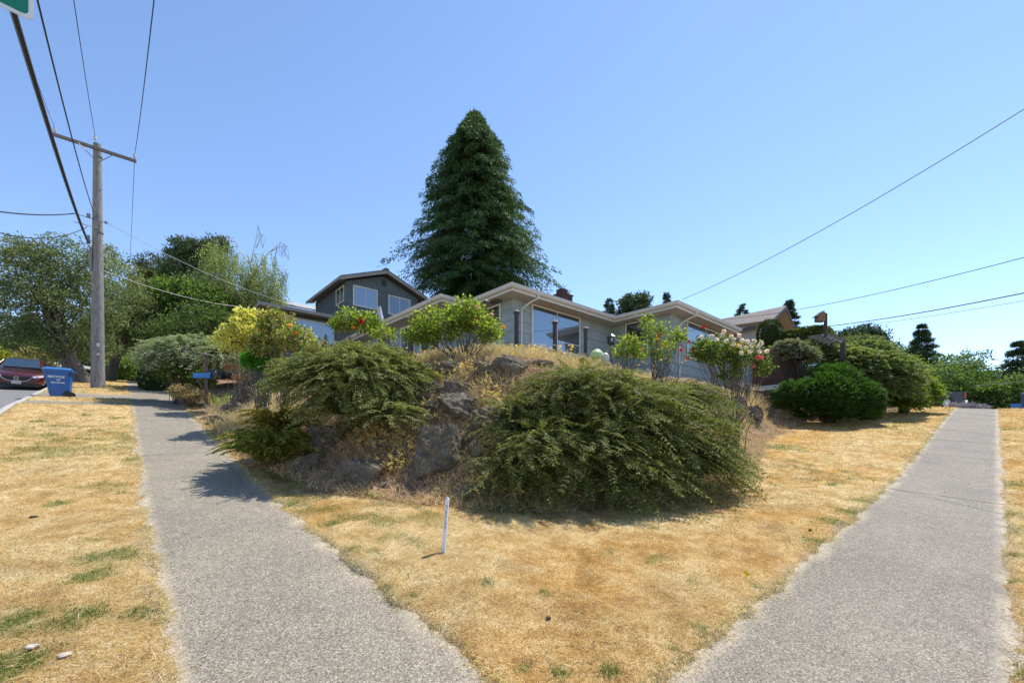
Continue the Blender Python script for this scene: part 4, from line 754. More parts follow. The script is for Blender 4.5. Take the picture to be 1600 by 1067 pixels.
# ---------------------------------------------------------------- shrubs
br = barkm('grey brown bark', (.13, .105, .085), 8); brd = barkm('dark bark', (.06, .045, .035), 8)
def core(lobes, k=.72): return [ball(l[:3], np.array(l[3:]) * k, 14, 9) for l in lobes]
def inl(p, lobes, k):                    # points inside any lobe scaled by k
    m = np.zeros(len(p), bool)
    for l in lobes: m |= (((p - np.array(l[:3])) / (np.array(l[3:]) * k)) ** 2).sum(1) < 1
    return m
def shrub_sprays(name, label, cat, lobes, n, ln, tw, L, W, lm, inner, droop=.5, nseg=8, nper=3, zlo=-.35, out=.5, wind=(0, 0, 0), group=None, base=None, camside=True, upb=.15):
    lb = [tuple(l) for l in lobes]; c0_ = np.mean([l[:3] for l in lb], 0); base = c0_ * [1, 1, 0] + up3 * Tz(c0_[0], c0_[1]) if base is None else np.array(base)
    t = thing(name, label, cat, base, group); C, d = lobe_points(lb, n * 2, .8); keep = (d[:, 2] > zlo)
    keep &= ~inl(C, lb, .74); keep &= C[:, 2] > T(C[:, 0], C[:, 1], False) - .05
    if camside: keep &= (d @ fw < .45)
    C, d = C[keep][:n], d[keep][:n]; h = d * [1, 1, 0]; D = d * out + unit(h) * .5 + np.array(wind) + rdir(len(C)) * .38; D[:, 2] += upb
    lnn = ln * (.5 + .7 * rng.random(len(C)) + .55 * rng.random(len(C)) ** 7); C = C - unit(D) * lnn[:, None] * .45
    mk('foliage', [sprays(C, D, lnn, tw, L, W, droop, nseg, nper)], lm, t)
    mk('shade_core', core(lb, .6), inner, t, smooth=True)  # solid dark ellipsoids, added to block light inside the shrub
    k = rng.choice(len(C), min(70, len(C)), replace=False); mk('stem', sum([limb(base + rng.normal(size=3) * [.1, .1, 0], C[q], .025, .006, .2, 6, 4) for q in k], []), brd, t); return t
dark_in = leafm('painted inner shade', [(.018, .024, .010), (.03, .038, .016)], .9, 0, .1, 4)  # near-black colour paints the shade inside shrubs onto their solid cores
hm = leafm('arching hedge leaves', [(.04, .06, .014), (.07, .095, .02), (.10, .125, .03), (.19, .205, .06), (.085, .105, .035), (.32, .33, .13), (.17, .11, .05), (.15, .17, .05)], .45, .3, .4, 1.5)
hl = lambda u, v, d, rx, ry=None, rz=None: (*P(u, v, d), rx, ry or rx, rz or rx * .7)
HB = [hl(915, 612, 9.2, 1.35, 1.3, .6), hl(985, 655, 8.7, 1.3, 1.15, .85), hl(1045, 690, 8.7, 1.05, 1.0, .72), hl(940, 710, 7.9, .95, .85, .75), hl(855, 705, 7.8, .85, .7, .68), hl(1092, 722, 8.9, .7, .7, .45), hl(815, 650, 8.6, .75, .7, .55), hl(1000, 740, 7.7, .75, .6, .5), hl(800, 735, 7.5, .5, .45, .4), hl(1050, 632, 9.6, 1.0, 1.0, .55)]
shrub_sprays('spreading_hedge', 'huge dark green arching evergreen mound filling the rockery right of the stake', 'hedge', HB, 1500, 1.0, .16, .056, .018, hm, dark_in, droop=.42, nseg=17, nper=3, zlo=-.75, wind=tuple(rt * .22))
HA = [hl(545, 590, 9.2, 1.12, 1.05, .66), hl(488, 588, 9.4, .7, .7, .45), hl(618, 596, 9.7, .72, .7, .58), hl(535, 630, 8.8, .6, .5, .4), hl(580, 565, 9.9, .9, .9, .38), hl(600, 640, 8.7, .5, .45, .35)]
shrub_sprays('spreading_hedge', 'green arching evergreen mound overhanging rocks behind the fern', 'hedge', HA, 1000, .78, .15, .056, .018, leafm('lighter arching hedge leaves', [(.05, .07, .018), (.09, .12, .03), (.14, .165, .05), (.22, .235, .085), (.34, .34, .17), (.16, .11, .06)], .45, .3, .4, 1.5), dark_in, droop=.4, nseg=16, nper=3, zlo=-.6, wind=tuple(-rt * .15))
def fern(base, n, ln, label, lm, droop=.55, el=2.3, wind=(0, 0, 0)):
    t = thing('fern', label, 'fern', base); az = rng.random(n) * 2 * np.pi; D = np.stack([np.cos(az), np.sin(az), el * (.35 + rng.random(n))], -1) + np.array(wind)
    C = np.array(base) + rng.normal(size=(n, 3)) * [.1, .1, .03]; l_ = ln * (.7 + .5 * rng.random(n))
    mk('fronds', [sprays(C, D, l_, .001, .105, .026, droop, 26, 1, taper=.7)], lm, t)
    mk('stalks', sum([tube([C[i] + unit(D[i]) * l_[i] * s - up3 * droop * l_[i] * s * s for s in np.linspace(0, 1, 6)], np.linspace(.006, .002, 6), 3, cap=False) for i in range(n)], []), plain('fern stalk', (.12, .09, .03), .7), t)
fm_ = leafm('fern pinnae', [(.06, .10, .018), (.11, .15, .025), (.19, .22, .04), (.36, .34, .09), (.38, .28, .1)], .5, .35, .3, 2)
b_ = G(428, 742); fern(b_ + [0, 0, .15], 240, 1.5, 'large sword fern at the foot of the rocks shading the left sidewalk', fm_, wind=tuple(up3 * .25))
b_ = PG(440, dep(b_) + 1.1); fern(b_ + [0, 0, .25], 190, 1.5, 'upper yellowing fern between the left hedge and the sidewalk rocks', leafm('yellowing fern pinnae', [(.09, .11, .02), (.18, .17, .04), (.3, .24, .08), (.24, .13, .04)], .5, .35, .3, 2), wind=tuple(-rt * .1 + up3 * .5))
# leafy shrubs and roses
def bloom(c, r, k=26):
    d = rdir(k, .3); return leaves(np.array(c) + d * r * .15, d, rdir(k, .2), r * (.9 + .3 * rng.random(k)), r * .85, .12)
def rose(name, label, lobes, n, L, W, lm, blooms=(), base=None, sten=9, cr=.09, per=9, cat='shrub', stemr=.014, group=None, lo=.35, bare=0):
    lb = [tuple(l) for l in lobes]; c0_ = np.mean([l[:3] for l in lb], 0); base = np.array([c0_[0], c0_[1], Tz(c0_[0], c0_[1])]) if base is None else np.array(base)
    t = thing(name, label, cat, base, group); cr_, C = crown(lb, n, cr, per, L, W, .15, lo, .8); mk('foliage', [cr_], lm, t)
    k = rng.choice(len(C), min(sten * 4, len(C)), replace=False); mk('stem', sum([limb(base + rng.normal(size=3) * [.12, .12, 0] - up3 * .1, C[q], stemr, stemr * .3, .06, 6, 5) for q in k], []), br, t)
    for col, r_, pts in blooms:
        for p_ in pts: mk('bloom', [bloom(p_, r_)], leafm('petals ' + col, {'white': [(.6, .52, .47), (.68, .64, .6), (.65, .5, .46)], 'red': [(.35, .008, .02), (.5, .015, .03)], 'pink': [(.6, .08, .16), (.7, .2, .25)], 'blush': [(.7, .4, .34), (.75, .5, .42)], 'yellow': [(.75, .5, .04), (.8, .6, .1)], 'orange': [(.7, .2, .03), (.75, .35, .08)]}[col], .6, .3, .2), t)
    return t
yg = leafm('yellow green rose leaves', [(.09, .13, .02), (.14, .19, .03), (.22, .27, .05), (.34, .35, .10)], .4, .45, .45, 3)
dg_ = leafm('mid green rose leaves', [(.035, .06, .015), (.06, .10, .025), (.12, .17, .04), (.2, .24, .06)], .4, .4, .45, 3)
rose('rose_bush', 'large yellow-green rose bush with a few pink blooms before the house corner', [hl(690, 508, 11, .75, .55, .36), hl(728, 492, 11.2, .55, .5, .4), hl(755, 512, 11, .42, .4, .3), hl(662, 520, 11, .36, .35, .22), hl(772, 522, 10.8, .2, .2, .16)], 620, .085, .055, yg,
     [('blush', .055, [P(745, 480, 10.9), P(768, 492, 10.9)]), ('red', .05, [P(742, 500, 10.6)]), ('orange', .05, [P(787, 511, 10.7)])], cr=.10)
rose('rose_bush', 'low yellow-green rose bush with one red bloom in front of the dark house', [hl(545, 500, 11.4, .34, .3, .26), hl(575, 505, 11.4, .34, .3, .22), hl(530, 508, 11.4, .2, .2, .15)], 190, .085, .055, yg, [('red', .07, [P(565, 503, 11.1)]), ('orange', .045, [P(552, 512, 11.1)])], sten=4)
rose('rose_bush', 'thin straggly rose bush with pink and yellow blooms before the projecting wing', [hl(1022, 518, 11.2, .3, .3, .24), hl(1035, 545, 11.2, .34, .3, .3), hl(1060, 525, 11.4, .22, .2, .2), hl(1012, 500, 11.2, .16, .16, .16)], 190, .07, .045, yg, [('pink', .05, [P(1030, 524, 11)]), ('yellow', .05, [P(1036, 539, 11), P(1027, 530, 11)])], sten=7)
rose('rose_bush', 'small faded rose bush with yellow-green tops beside the domed cover', [hl(985, 533, 11.6, .3, .25, .12), hl(972, 548, 11.6, .25, .25, .2), hl(1000, 550, 11.6, .25, .2, .16)], 110, .08, .05, yg, [('blush', .045, [P(1003, 546, 11.4), P(985, 555, 11.4)])], sten=4)
rose('rose_bush', 'low yellow-leaved plant at the left end of the terrace grass', [hl(600, 522, 10.8, .3, .25, .13), hl(645, 525, 11, .3, .25, .12)], 90, .07, .045, yg, sten=3)
wb = [P(u, v, 11.65) for u, v in [(1096, 527), (1112, 526), (1131, 518), (1128, 523), (1143, 526), (1148, 531), (1155, 524), (1160, 532), (1168, 534), (1175, 540), (1178, 533), (1186, 541), (1166, 543), (1157, 541), (1172, 549), (1186, 549), (1198, 549), (1146, 538), (1135, 533), (1158, 551), (1120, 531), (1190, 536)]]
rose('rose_bush', 'big rose bush topped with many white blooms at the right of the terrace', [hl(1120, 548, 12.3, .62, .5, .42), hl(1165, 555, 12.3, .62, .5, .36), hl(1098, 545, 12.1, .35, .3, .3), hl(1190, 572, 12.2, .25, .25, .25), hl(1140, 580, 12.3, .4, .35, .3)], 640, .075, .05, dg_,
     [('white', .062, wb), ('red', .05, [P(1099, 511, 11.9), P(1076, 534, 11.9), P(1083, 546, 11.9)]), ('red', .05, [P(1064, 547, 11.9), P(1074, 560, 11.9)]), ('pink', .055, [P(1183, 558, 11.8), P(1190, 559, 11.8), P(1176, 572, 11.8)]), ('yellow', .06, [P(1154, 540, 11.8)])], sten=14)
gb = leafm('mixed garden leaves', [(.06, .10, .02), (.11, .16, .03), (.22, .26, .06), (.42, .36, .18), (.35, .16, .08)], .45, .4, .4, 3)
rose('garden_shrub', 'mixed green and cream-leaved shrub left of the dark house window', [hl(430, 505, 13.5, .6, .5, .42), hl(460, 530, 13, .55, .45, .4), hl(415, 540, 13.5, .5, .4, .4), hl(495, 545, 12.6, .35, .3, .25)], 560, .095, .06, gb, [('orange', .05, [P(452, 508, 12.9), P(462, 521, 12.7)])])
rose('golden_shrub', 'pale golden-leaved shrub under the weeping birch', [hl(388, 512, 17, .7, .6, .55), hl(362, 530, 17, .6, .5, .55), hl(402, 500, 17.5, .4, .4, .4), hl(378, 490, 17, .25, .25, .3)], 330, .13, .075, leafm('golden leaves', [(.32, .32, .06), (.5, .45, .12), (.62, .56, .25)], .45, .4, .4, 3))
rose('round_bush', 'small bright green rounded bush below the golden shrub', [hl(400, 563, 13.8, .42, .4, .3), hl(420, 570, 13.6, .28, .3, .22)], 420, .06, .035, leafm('bright green leaves', [(.03, .12, .01), (.05, .2, .015), (.08, .28, .03)], .45, .4, .4, 3), cr=.06, per=14, lo=.7)
rose('garden_shrub', 'dark green shrub with small white flowers under the silvery shrub', [hl(285, 578, 18.5, .8, .6, .5), hl(262, 582, 19, .5, .5, .4), hl(318, 592, 18, .5, .5, .35)], 420, .11, .07, dg_, [('white', .03, [P(rng.uniform(262, 310), rng.uniform(565, 590), 17.8) for _ in range(14)])])
rose('garden_shrub', 'pale green leafy bush at the sidewalk beside the dark clipped hedge', [hl(276, 577, 18.6, .42, .4, .35)], 160, .12, .06, leafm('pale leaves', [(.12, .18, .05), (.22, .28, .1), (.34, .38, .18)], .5, .4, .3, 3), cr=.1)
rose('garden_shrub', 'low grey-green plant with reddish tips at the sidewalk edge', [hl(290, 612, 17.4, .55, .4, .26), hl(305, 618, 17.2, .5, .4, .22)], 300, .075, .04, leafm('reddish tipped leaves', [(.14, .17, .09), (.26, .26, .14), (.42, .22, .14), (.45, .36, .22)], .6, .3, .2, 3), cr=.08)
rose('spurge', 'clump of red-flowered spurge behind the mailbox', [hl(362, 574, 18.5, .35, .3, .12), hl(375, 590, 17.5, .3, .3, .1)], 80, .06, .04, leafm('rusty flower heads', [(.28, .10, .06), (.30, .15, .08), (.25, .2, .1)], .6, .3, .2, 3), sten=3)
C = np.array(PG(352, 18.5)) + rng.normal(size=(220, 3)) * [.4, .4, .0]; C[:, 2] = T(C[:, 0], C[:, 1], False); r_, _ = ribbons(C, rdir(220, 1.8), .5 + .35 * rng.random(220), .03, .3)
mk('iris_clump', r_, leafm('iris leaves', [(.12, .2, .04), (.24, .34, .09), (.4, .45, .18)], .5, .4, .3), base=PG(352, 18.5), label='clump of upright pale green strap leaves behind the mailbox', cat='plant')
sil = leafm('silvery grey leaves', [(.14, .17, .10), (.24, .27, .18), (.36, .38, .27)], .6, .25, .3, 2)
shrub_sprays('silvery_shrub', 'large silvery grey-green arching shrub behind the mailbox', 'shrub', [hl(300, 556, 19.5, 1.55, 1.3, .8), hl(265, 548, 20, .9, .8, .6), hl(345, 560, 19, .8, .7, .55), hl(310, 540, 20.5, .9, .9, .5)], 1200, .9, .2, .11, .035, sil, dark_in, droop=.4, nseg=8, nper=2, zlo=-.6)
# clipped hedges
def clipped(name, label, c, s, lm, n, L=.1, W=.06, rnd=.3, cat='hedge', rz=0):
    c = np.array(c, float); s = np.array(s) / 2; p = rng.uniform(-1, 1, (n, 3)); ax_ = rng.integers(0, 3, n); p[np.arange(n), ax_] = np.sign(p[np.arange(n), ax_]); sph = unit(p); q = p * (1 - rnd) + sph * rnd * 1.25; q *= 1 + .07 * noise(p[:, 0] * 4 + p[:, 2] * 3, p[:, 1] * 4, n)[:, None]
    base = c - [0, 0, s[2]]; t = thing(name, label, cat, base); D = unit(q * .7 + rng.normal(size=(n, 3)) * .6)
    mk('foliage', [leaves(c + q * s, D, rdir(n, .3), L * (.7 + .6 * rng.random(n)), W)], lm, t); mk('shade_core', [ball(c, s * (1.12 if rnd < .5 else .95), 16, 10)] if rnd > .5 else [box(c, s * 1.9)], dark_in, t); return t  # added dark filler stands in for the shade inside the hedge
dkh = leafm('dark hedge leaves', [(.02, .038, .012), (.035, .06, .016), (.06, .09, .025)], .45, .2, .4, 2)
q = PG(243, 26); clipped('clipped_hedge', 'dark green clipped hedge beside the far left sidewalk', q + [.4, 1, 1.0], (2.0, 5.0, 2.3), dkh, 9000, .13, .08)
q = P(1203, 524, 26.5); clipped('conical_bush', 'dark green egg-shaped clipped bush beside the arched window', q, (1.1, 1.1, 1.5), dkh, 3500, .1, .06, .9, 'shrub')
q = P(1262, 531, 26); clipped('flat_hedge', 'flat-topped clipped conifer hedge left of the birdhouse post', q, (2.8, 2.2, .95), leafm('olive hedge leaves', [(.05, .07, .015), (.09, .12, .025), (.16, .18, .05)], .5, .3, .3, 2), 6000, .12, .07, .35)
q = P(1275, 547, 23.5); clipped('round_hedge', 'low rounded clipped hedge in front of the birdhouse post', q, (1.5, 1.4, .95), leafm('olive hedge leaves', []), 4000, .09, .05, .8)
q = P(1340, 560, 27); clipped('round_hedge', 'grey-green clipped dome hedge right of the arbour', q, (3.2, 2.6, 2.2), leafm('soft olive leaves', [(.08, .10, .04), (.13, .15, .06), (.2, .22, .1)], .6, .25, .3, 2), 6000, .13, .07, .85)
shrub_sprays('silvery_shrub', 'grey dome-shaped shrub behind the brown fence', 'shrub', [hl(1232, 549, 20.5, .8, .7, .5), hl(1252, 556, 20, .6, .6, .4)], 600, .4, .1, .08, .03, leafm('dull silver leaves', [(.12, .13, .09), (.2, .21, .15), (.3, .3, .23)], .6, .25, .3, 2), dark_in, droop=.3, nper=2, zlo=-.3)
YB = [hl(1290, 625, 18.8, 1.55, 1.2, 1.15), hl(1335, 630, 18.8, 1.0, 1.0, 1.05), hl(1245, 622, 18.8, .95, .9, .75), hl(1300, 600, 19.4, 1.3, 1.0, .85)]
shrub_sprays('yew_bush', 'dense bright green rounded bush beside the right-hand lawn', 'shrub', YB, 3600, .3, .09, .075, .03, leafm('bright yew needles', [(.02, .05, .01), (.03, .075, .014), (.05, .12, .02), (.09, .17, .04)], .45, .3, .4, 2), dark_in, droop=.12, nseg=5, nper=2, zlo=-.7, upb=.5)
gs = leafm('grey green arching leaves', [(.06, .09, .03), (.11, .15, .045), (.2, .23, .09), (.32, .33, .18)], .5, .35, .35, 1.5)
shrub_sprays('arching_shrub', 'tall loose grey-green arching shrub right of the bright green bush', 'shrub', [hl(1330, 580, 21.5, 1.6, 1.3, 1.1), hl(1380, 595, 21, 1.5, 1.2, 1.35), hl(1300, 562, 22, 1.0, .9, .8), hl(1350, 555, 23, 1.3, 1.1, .7)], 2400, .75, .2, .11, .05, gs, dark_in, droop=.35, nseg=7, nper=2, zlo=-.6, upb=.35)
shrub_sprays('arching_shrub', 'yellow-green layered shrub nearest the pickup truck', 'shrub', [hl(1425, 612, 22.3, 1.0, .9, .8), hl(1405, 622, 21.6, .9, .8, .75), hl(1400, 580, 23, 1.0, 1.0, .8)], 1300, .65, .18, .11, .05, leafm('yellow green arching leaves', [(.08, .12, .02), (.15, .2, .03), (.28, .32, .07)], .5, .4, .35, 1.5), dark_in, droop=.3, nseg=7, nper=2, zlo=-.6, upb=.15)

# ---------------------------------------------------------------- trees
def zt_(p): return np.array([p[0], p[1], Tz(p[0], p[1])])
def lobes_at(base, L_): return [(*(P(u, v, d) - base), rx, rx if ry is None else ry, rz) for u, v, d, rx, ry, rz in L_]
stm = leafm('street tree leaves', [(.06, .08, .035), (.09, .12, .055), (.14, .17, .085), (.24, .26, .16)], .45, .35, .4, .8)
b_ = zt_(P(131, 600, 27)); tree('street_tree', 'broad dull green street tree with several trunks just left of the pole', 'tree', b_, lobes_at(b_, [(55, 405, 27, 1.7, None, 1.2), (105, 402, 27.5, 1.9, None, 1.2), (20, 385, 27, .6, None, .6), (62, 435, 27, 2.1, None, 1.5), (110, 425, 27.5, 2.2, None, 1.6), (30, 480, 26.5, 2.0, None, 1.8), (90, 490, 27, 2.8, None, 1.8), (15, 420, 27, 1.2, None, .9), (150, 470, 27.5, 2.0, None, 1.8), (60, 540, 27.5, 2.4, None, 1.0), (125, 535, 27.5, 2.0, None, 1.1), (-30, 470, 27, 2, None, 1.8)]), 1150, .30, 34, .15, .075, stm, br, .24, 60, trunks=3, lo=.3)
b_ = zt_(P(172, 590, 33)); tree('street_tree', 'second dull green street tree behind the pole, small round crown', 'tree', b_, lobes_at(b_, [(185, 440, 33, 1.9, None, 1.9), (200, 490, 33, 2.2, None, 1.8), (175, 520, 34, 2.0, None, 1.6), (222, 500, 34, 1.6, None, 1.6), (165, 400, 33, .9, None, .8)]), 560, .32, 34, .16, .08, leafm('grey green tree leaves', [(.07, .09, .04), (.12, .145, .07), (.2, .22, .12), (.28, .3, .18)], .45, .35, .4, .8), br, .22, 26, trunks=2, lo=.4)
b_ = zt_(P(160, 590, 44)); tree('street_tree', 'third leafy street tree further along, trunk seen right of the pole', 'tree', b_, lobes_at(b_, [(185, 520, 44, 2.8, None, 1.8), (215, 535, 44, 2.3, None, 1.4), (150, 530, 44, 2.6, None, 1.6)]), 420, .4, 34, .22, .14, stm, br, .3, 22, lo=.4)
pin = leafm('dark pine needles', [(.025, .05, .025), (.04, .07, .032), (.06, .095, .045), (.10, .135, .07)], .5, .12, .4, .5)
pol = leafm('olive pine needles', [(.03, .05, .016), (.055, .075, .025), (.10, .11, .045)], .5, .15, .4, .5)
b_ = zt_(P(243, 560, 60)); tree('round_pine', 'dark round-topped pine left of the taller pine', 'tree', b_, lobes_at(b_, [(243, 418, 60, 2.2, None, 1.6), (262, 440, 60, 2.4, None, 1.5), (225, 440, 60, 1.9, None, 1.4), (245, 460, 60, 3.2, None, 1.4), (232, 480, 60, 3, None, 1.4)]), 420, .5, 40, .35, .12, pol, brd, .35, 24)
b_ = zt_(P(300, 560, 55)); tree('dark_pine', 'tall dark blue-green pine behind the weeping birch', 'tree', b_, lobes_at(b_, [(300, 395, 55, 1.8, None, 1.5), (285, 410, 55, 1.8, None, 1.6), (325, 400, 55, 2.0, None, 1.6), (300, 440, 55, 3.4, None, 2.4), (320, 470, 55, 3.4, None, 2), (275, 385, 55, .6, None, .7), (340, 385, 55, 1.2, None, .9)]), 620, .5, 44, .4, .12, pin, brd, .4, 24, up=.6)
b_ = zt_(P(235, 570, 42)); conifer('layered_cedar', 'olive layered cedar with drooping tiers left of the birch', b_, (H_ - 425) / F_ * 42 - b_[2], 4.2, 240, 60, .35, .12, leafm('olive cedar sprays', [(.05, .07, .02), (.09, .11, .035), (.16, .17, .07), (.24, .23, .11)], .5, .3, .3, .8), br, prof=lambda t: (1 - t) ** .6, droop=.3, tier=9)
b_ = zt_(P(300, 570, 36)); tree('green_tree', 'fresh green leafy tree in front of the dark pine', 'tree', b_, lobes_at(b_, [(285, 465, 36, 2.0, None, 1.4), (310, 480, 36, 2.6, None, 1.8), (280, 510, 36, 2.2, None, 1.6), (340, 500, 36, 2.2, None, 1.8)]), 640, .4, 40, .22, .13, leafm('fresh green leaves', [(.035, .07, .015), (.065, .11, .025), (.12, .18, .045), (.2, .26, .09)], .4, .4, .4, .8), br, .25, 24)
b_ = zt_(P(330, 580, 27)); tree('dark_shrub_mass', 'dark green bushy tree filling the gap behind the silvery shrub', 'tree', b_, lobes_at(b_, [(325, 520, 27, 2.4, None, 1.5), (370, 530, 26, 1.6, None, 1.3), (275, 530, 28, 1.8, None, 1.3), (400, 520, 26, 1.2, None, 1.2)]), 520, .35, 40, .15, .09, leafm('deep green leaves', [(.02, .045, .012), (.04, .075, .02), (.07, .11, .03), (.15, .17, .06)], .45, .3, .4, .8), br, .18, 20)
# weeping birch
b_ = zt_(P(395, 570, 38)); t = thing('weeping_birch', 'weeping birch with hanging strands and bare broken top branches', 'tree', b_)
wbk = barkm('white birch bark', (.45, .43, .40), 5); lb = [(*P(u, v, 38), rx, rx, rz) for u, v, rx, rz in [(345, 395, 1.6, 1.1), (370, 425, 2.6, 1.5), (415, 420, 1.8, 1.5), (330, 440, 1.9, 1.4), (395, 455, 2.6, 1.3), (428, 455, 1.3, .9), (350, 475, 2.4, 1.1)]]
NB = 1200; C, _ = lobe_points(lb, NB, .3); S_ = []; k = 34; hang = 1.2 + 1.6 * rng.random(NB); tt_ = np.linspace(0, 1, k)
pos = C[:, None] + np.array([0, 0, -1.])[None, None] * (hang[:, None] * tt_)[..., None] + rng.normal(size=(NB, 1, 3)) * .3 * tt_[None, :, None] ** 1.5 * [1, 1, 0] + rng.normal(size=(NB, k, 3)) * .07
pos = pos.reshape(-1, 3); n = len(pos); D = rng.normal(size=(n, 3)) * .6; D[:, 2] -= 1
mk('crown', [leaves(pos, D, rdir(n), .13 * (.6 + .8 * rng.random(n)), .07)], leafm('birch leaves', [(.10, .15, .045), (.17, .22, .075), (.27, .30, .14), (.34, .33, .2)], .45, .4, .4, .8), t)
tk = [b_ - up3 * .2, P(400, 500, 38), P(398, 450, 38), P(392, 415, 38), P(385, 395, 38)]; parts = tube(tk, [.2, .15, .11, .07, .03], 9, cap=False)
for pts in [[(392, 415), (362, 375), (345, 366)], [(392, 410), (398, 385), (402, 368)], [(395, 430), (420, 395), (440, 378)], [(420, 395), (436, 386), (448, 384)], [(398, 450), (425, 430), (447, 425)], [(398, 440), (360, 420), (335, 405)], [(396, 470), (360, 455), (325, 450)], [(400, 388), (408, 370), (403, 352)], [(372, 385), (366, 372), (350, 370)]]: parts += tube([P(u, v, 38) for u, v in pts], [.05, .03, .012], 5, cap=False)
mk('trunk', parts, wbk, t, smooth=True)
mk('twigs', sum([tube([c, c + [rng.normal() * .1, rng.normal() * .1, -.5], c + [rng.normal() * .15, rng.normal() * .15, -hang[i] * .95]], .012, 3, cap=False) for i, c in enumerate(C[:260])], []) + sum([tube([P(u, v, 38), P(u + rng.normal() * 3, v + 8, 38), P(u + rng.normal() * 4, v + 22, 38)], .014, 3, cap=False) for u, v in [(448, 384), (444, 380), (438, 378), (432, 383), (345, 366), (350, 370), (338, 372), (425, 430), (447, 425), (440, 427), (403, 352), (410, 366)] for _ in range(3)], []), br, t)
# big cedar
cf = leafm('cedar sprays', [(.022, .052, .026), (.036, .075, .033), (.056, .105, .045), (.095, .15, .065)], .5, .25, .3, .45)
b_ = zt_(P(742, 560, 36)); pr = lambda t: np.interp(t, [0, .2, .34, .42, .46, .5, .6, .77, .92, 1], [.48, .52, .6, .78, .86, .84, .74, .56, .33, .04])
conifer('cedar_tree', 'very tall broad dark green cedar rising behind the bungalow', b_, (H_ - 178) / F_ * 36 - b_[2], 6.1, 1500, 180, .34, .058, cf, brd, prof=pr, droop=.4, tr=.45, start=.12, spread=.065, jitter=.24)
for u, v, d, Rr, nb, lb_, kw in [(952, 468, 50, 2.0, 90, 'small wispy conifer tip left of the paired pines above the roof', {}), (1042, 459, 50, 1.6, 90, 'tiny conifer tip just left of the projecting roof corner', {}), (1160, 474, 52, 2.6, 150, 'small spreading conifer above the brown roof of the gabled house', {}), (1232, 470, 50, 3.4, 220, 'spiky conifer right behind the gable peak', {}),
                            (1440, 508, 56, 3.9, 420, 'tall layered fir standing clear beyond the pickup truck', dict(tier=14)), (1590, 534, 46, 3.6, 300, 'dark ragged spruce at the right edge', dict(tier=9, lean=(.04, .0))), (1541, 573, 75, 1.8, 80, 'tiny distant spruce between the trees at right', dict(tier=7)), (48, 480, 62, 3.2, 200, 'dark conifer behind the street tree at far left', dict(tier=9))]:
    b_ = zt_(P(u, 600, d)); hgt = (H_ - v) / F_ * d - b_[2]; conifer('conifer', lb_, b_, hgt, Rr, nb, 90, .34, .07, pin, brd, prof=lambda t: (1 - t) ** .8 + .03, droop=.22, tr=.2, start=.1 if hgt < 12 else .3, spread=.12, **kw)
b_ = zt_(P(990, 600, 52)); tree('pine_tree', 'pair of rounded dark pine tops above the bungalow roof', 'tree', b_, lobes_at(b_, [(984, 478, 52, 1.2, None, 1.1), (998, 474, 52, 1.1, None, 1.1), (990, 500, 52, 2.2, None, 1.6)]), 200, .4, 36, .4, .14, pin, brd, .3, 10)
b_ = zt_(P(1345, 600, 36)); tree('pine_tree', 'dark bushy pine behind the clipped hedges at right', 'tree', b_, lobes_at(b_, [(1345, 532, 36, 1.5, None, 1.0), (1315, 540, 36, 1.4, None, .9), (1370, 548, 36, 1.4, None, 1.2), (1350, 560, 36, 2.2, None, 1.4), (1392, 570, 36, .9, None, .9)]), 420, .35, 40, .28, .1, pin, brd, .25, 16, up=.7)
gt = leafm('hedgerow leaves', [(.04, .075, .02), (.065, .11, .03), (.11, .165, .045), (.17, .22, .075)], .45, .3, .35, .4); gt2 = leafm('lighter hedgerow leaves', [(.04, .075, .02), (.07, .115, .03), (.11, .16, .05), (.17, .22, .08)], .45, .35, .35, .4)
for u, v, d, r_, h_, m_, lb_ in [(1480, 588, 52, 3.2, 3.2, gt, 'rounded dark tree directly behind the truck bed'), (1462, 600, 46, 2.6, 2.6, gt, 'bushy tree behind the truck cab'), (1510, 585, 58, 3.0, 4.2, gt, 'darkest tree of the right-hand tree line'), (1545, 602, 55, 3.4, 3.0, gt2, 'light green tree in the middle of the right-hand tree line'), (1528, 620, 44, 2.2, 1.8, gt2, 'low light bush behind the lavender'), (1585, 615, 42, 2.4, 2.2, gt, 'dark bush beneath the ragged spruce'), (1620, 600, 46, 3, 3.5, gt, 'dark tree cut off by the right edge'), (1410, 570, 60, 3.5, 3, gt, 'distant tree just left of the layered fir'),
                               (8, 520, 66, 4, 3.6, leafm('bluish tree leaves', [(.05, .08, .05), (.09, .12, .075), (.14, .17, .11)], .5, .3, .3, .4), 'hazy blue-green tree at the far left edge'), (75, 560, 52, 3.6, 3.0, gt, 'dark green tree mass above the low house'), (30, 565, 50, 3.0, 2.8, gt, 'dark tree behind the parked car'), (115, 555, 50, 3.2, 2.8, gt, 'green tree behind the bin and street tree trunk'), (215, 545, 60, 4, 4, gt2, 'bright tree closing the view along the left sidewalk'), (180, 560, 62, 4, 3.4, gt, 'dark tree beyond the end of the left street'), (250, 520, 66, 5, 5, gt, 'tall dark tree mass beyond the clipped hedge')]:
    b_ = zt_(P(u, 620, d)); tree('leafy_tree', lb_, 'tree', b_, lobes_at(b_, [(u, v, d, r_, None, h_ * .75), (u - r_ * 6, v + 12, d, r_ * .7, None, h_ * .6), (u + r_ * 6, v + 14, d, r_ * .7, None, h_ * .6), (u, v + 24, d, r_ * 1.1, None, h_ * .7)]), 300, .45, 34, .28, .17, m_, brd, .2, 12, lo=.5)
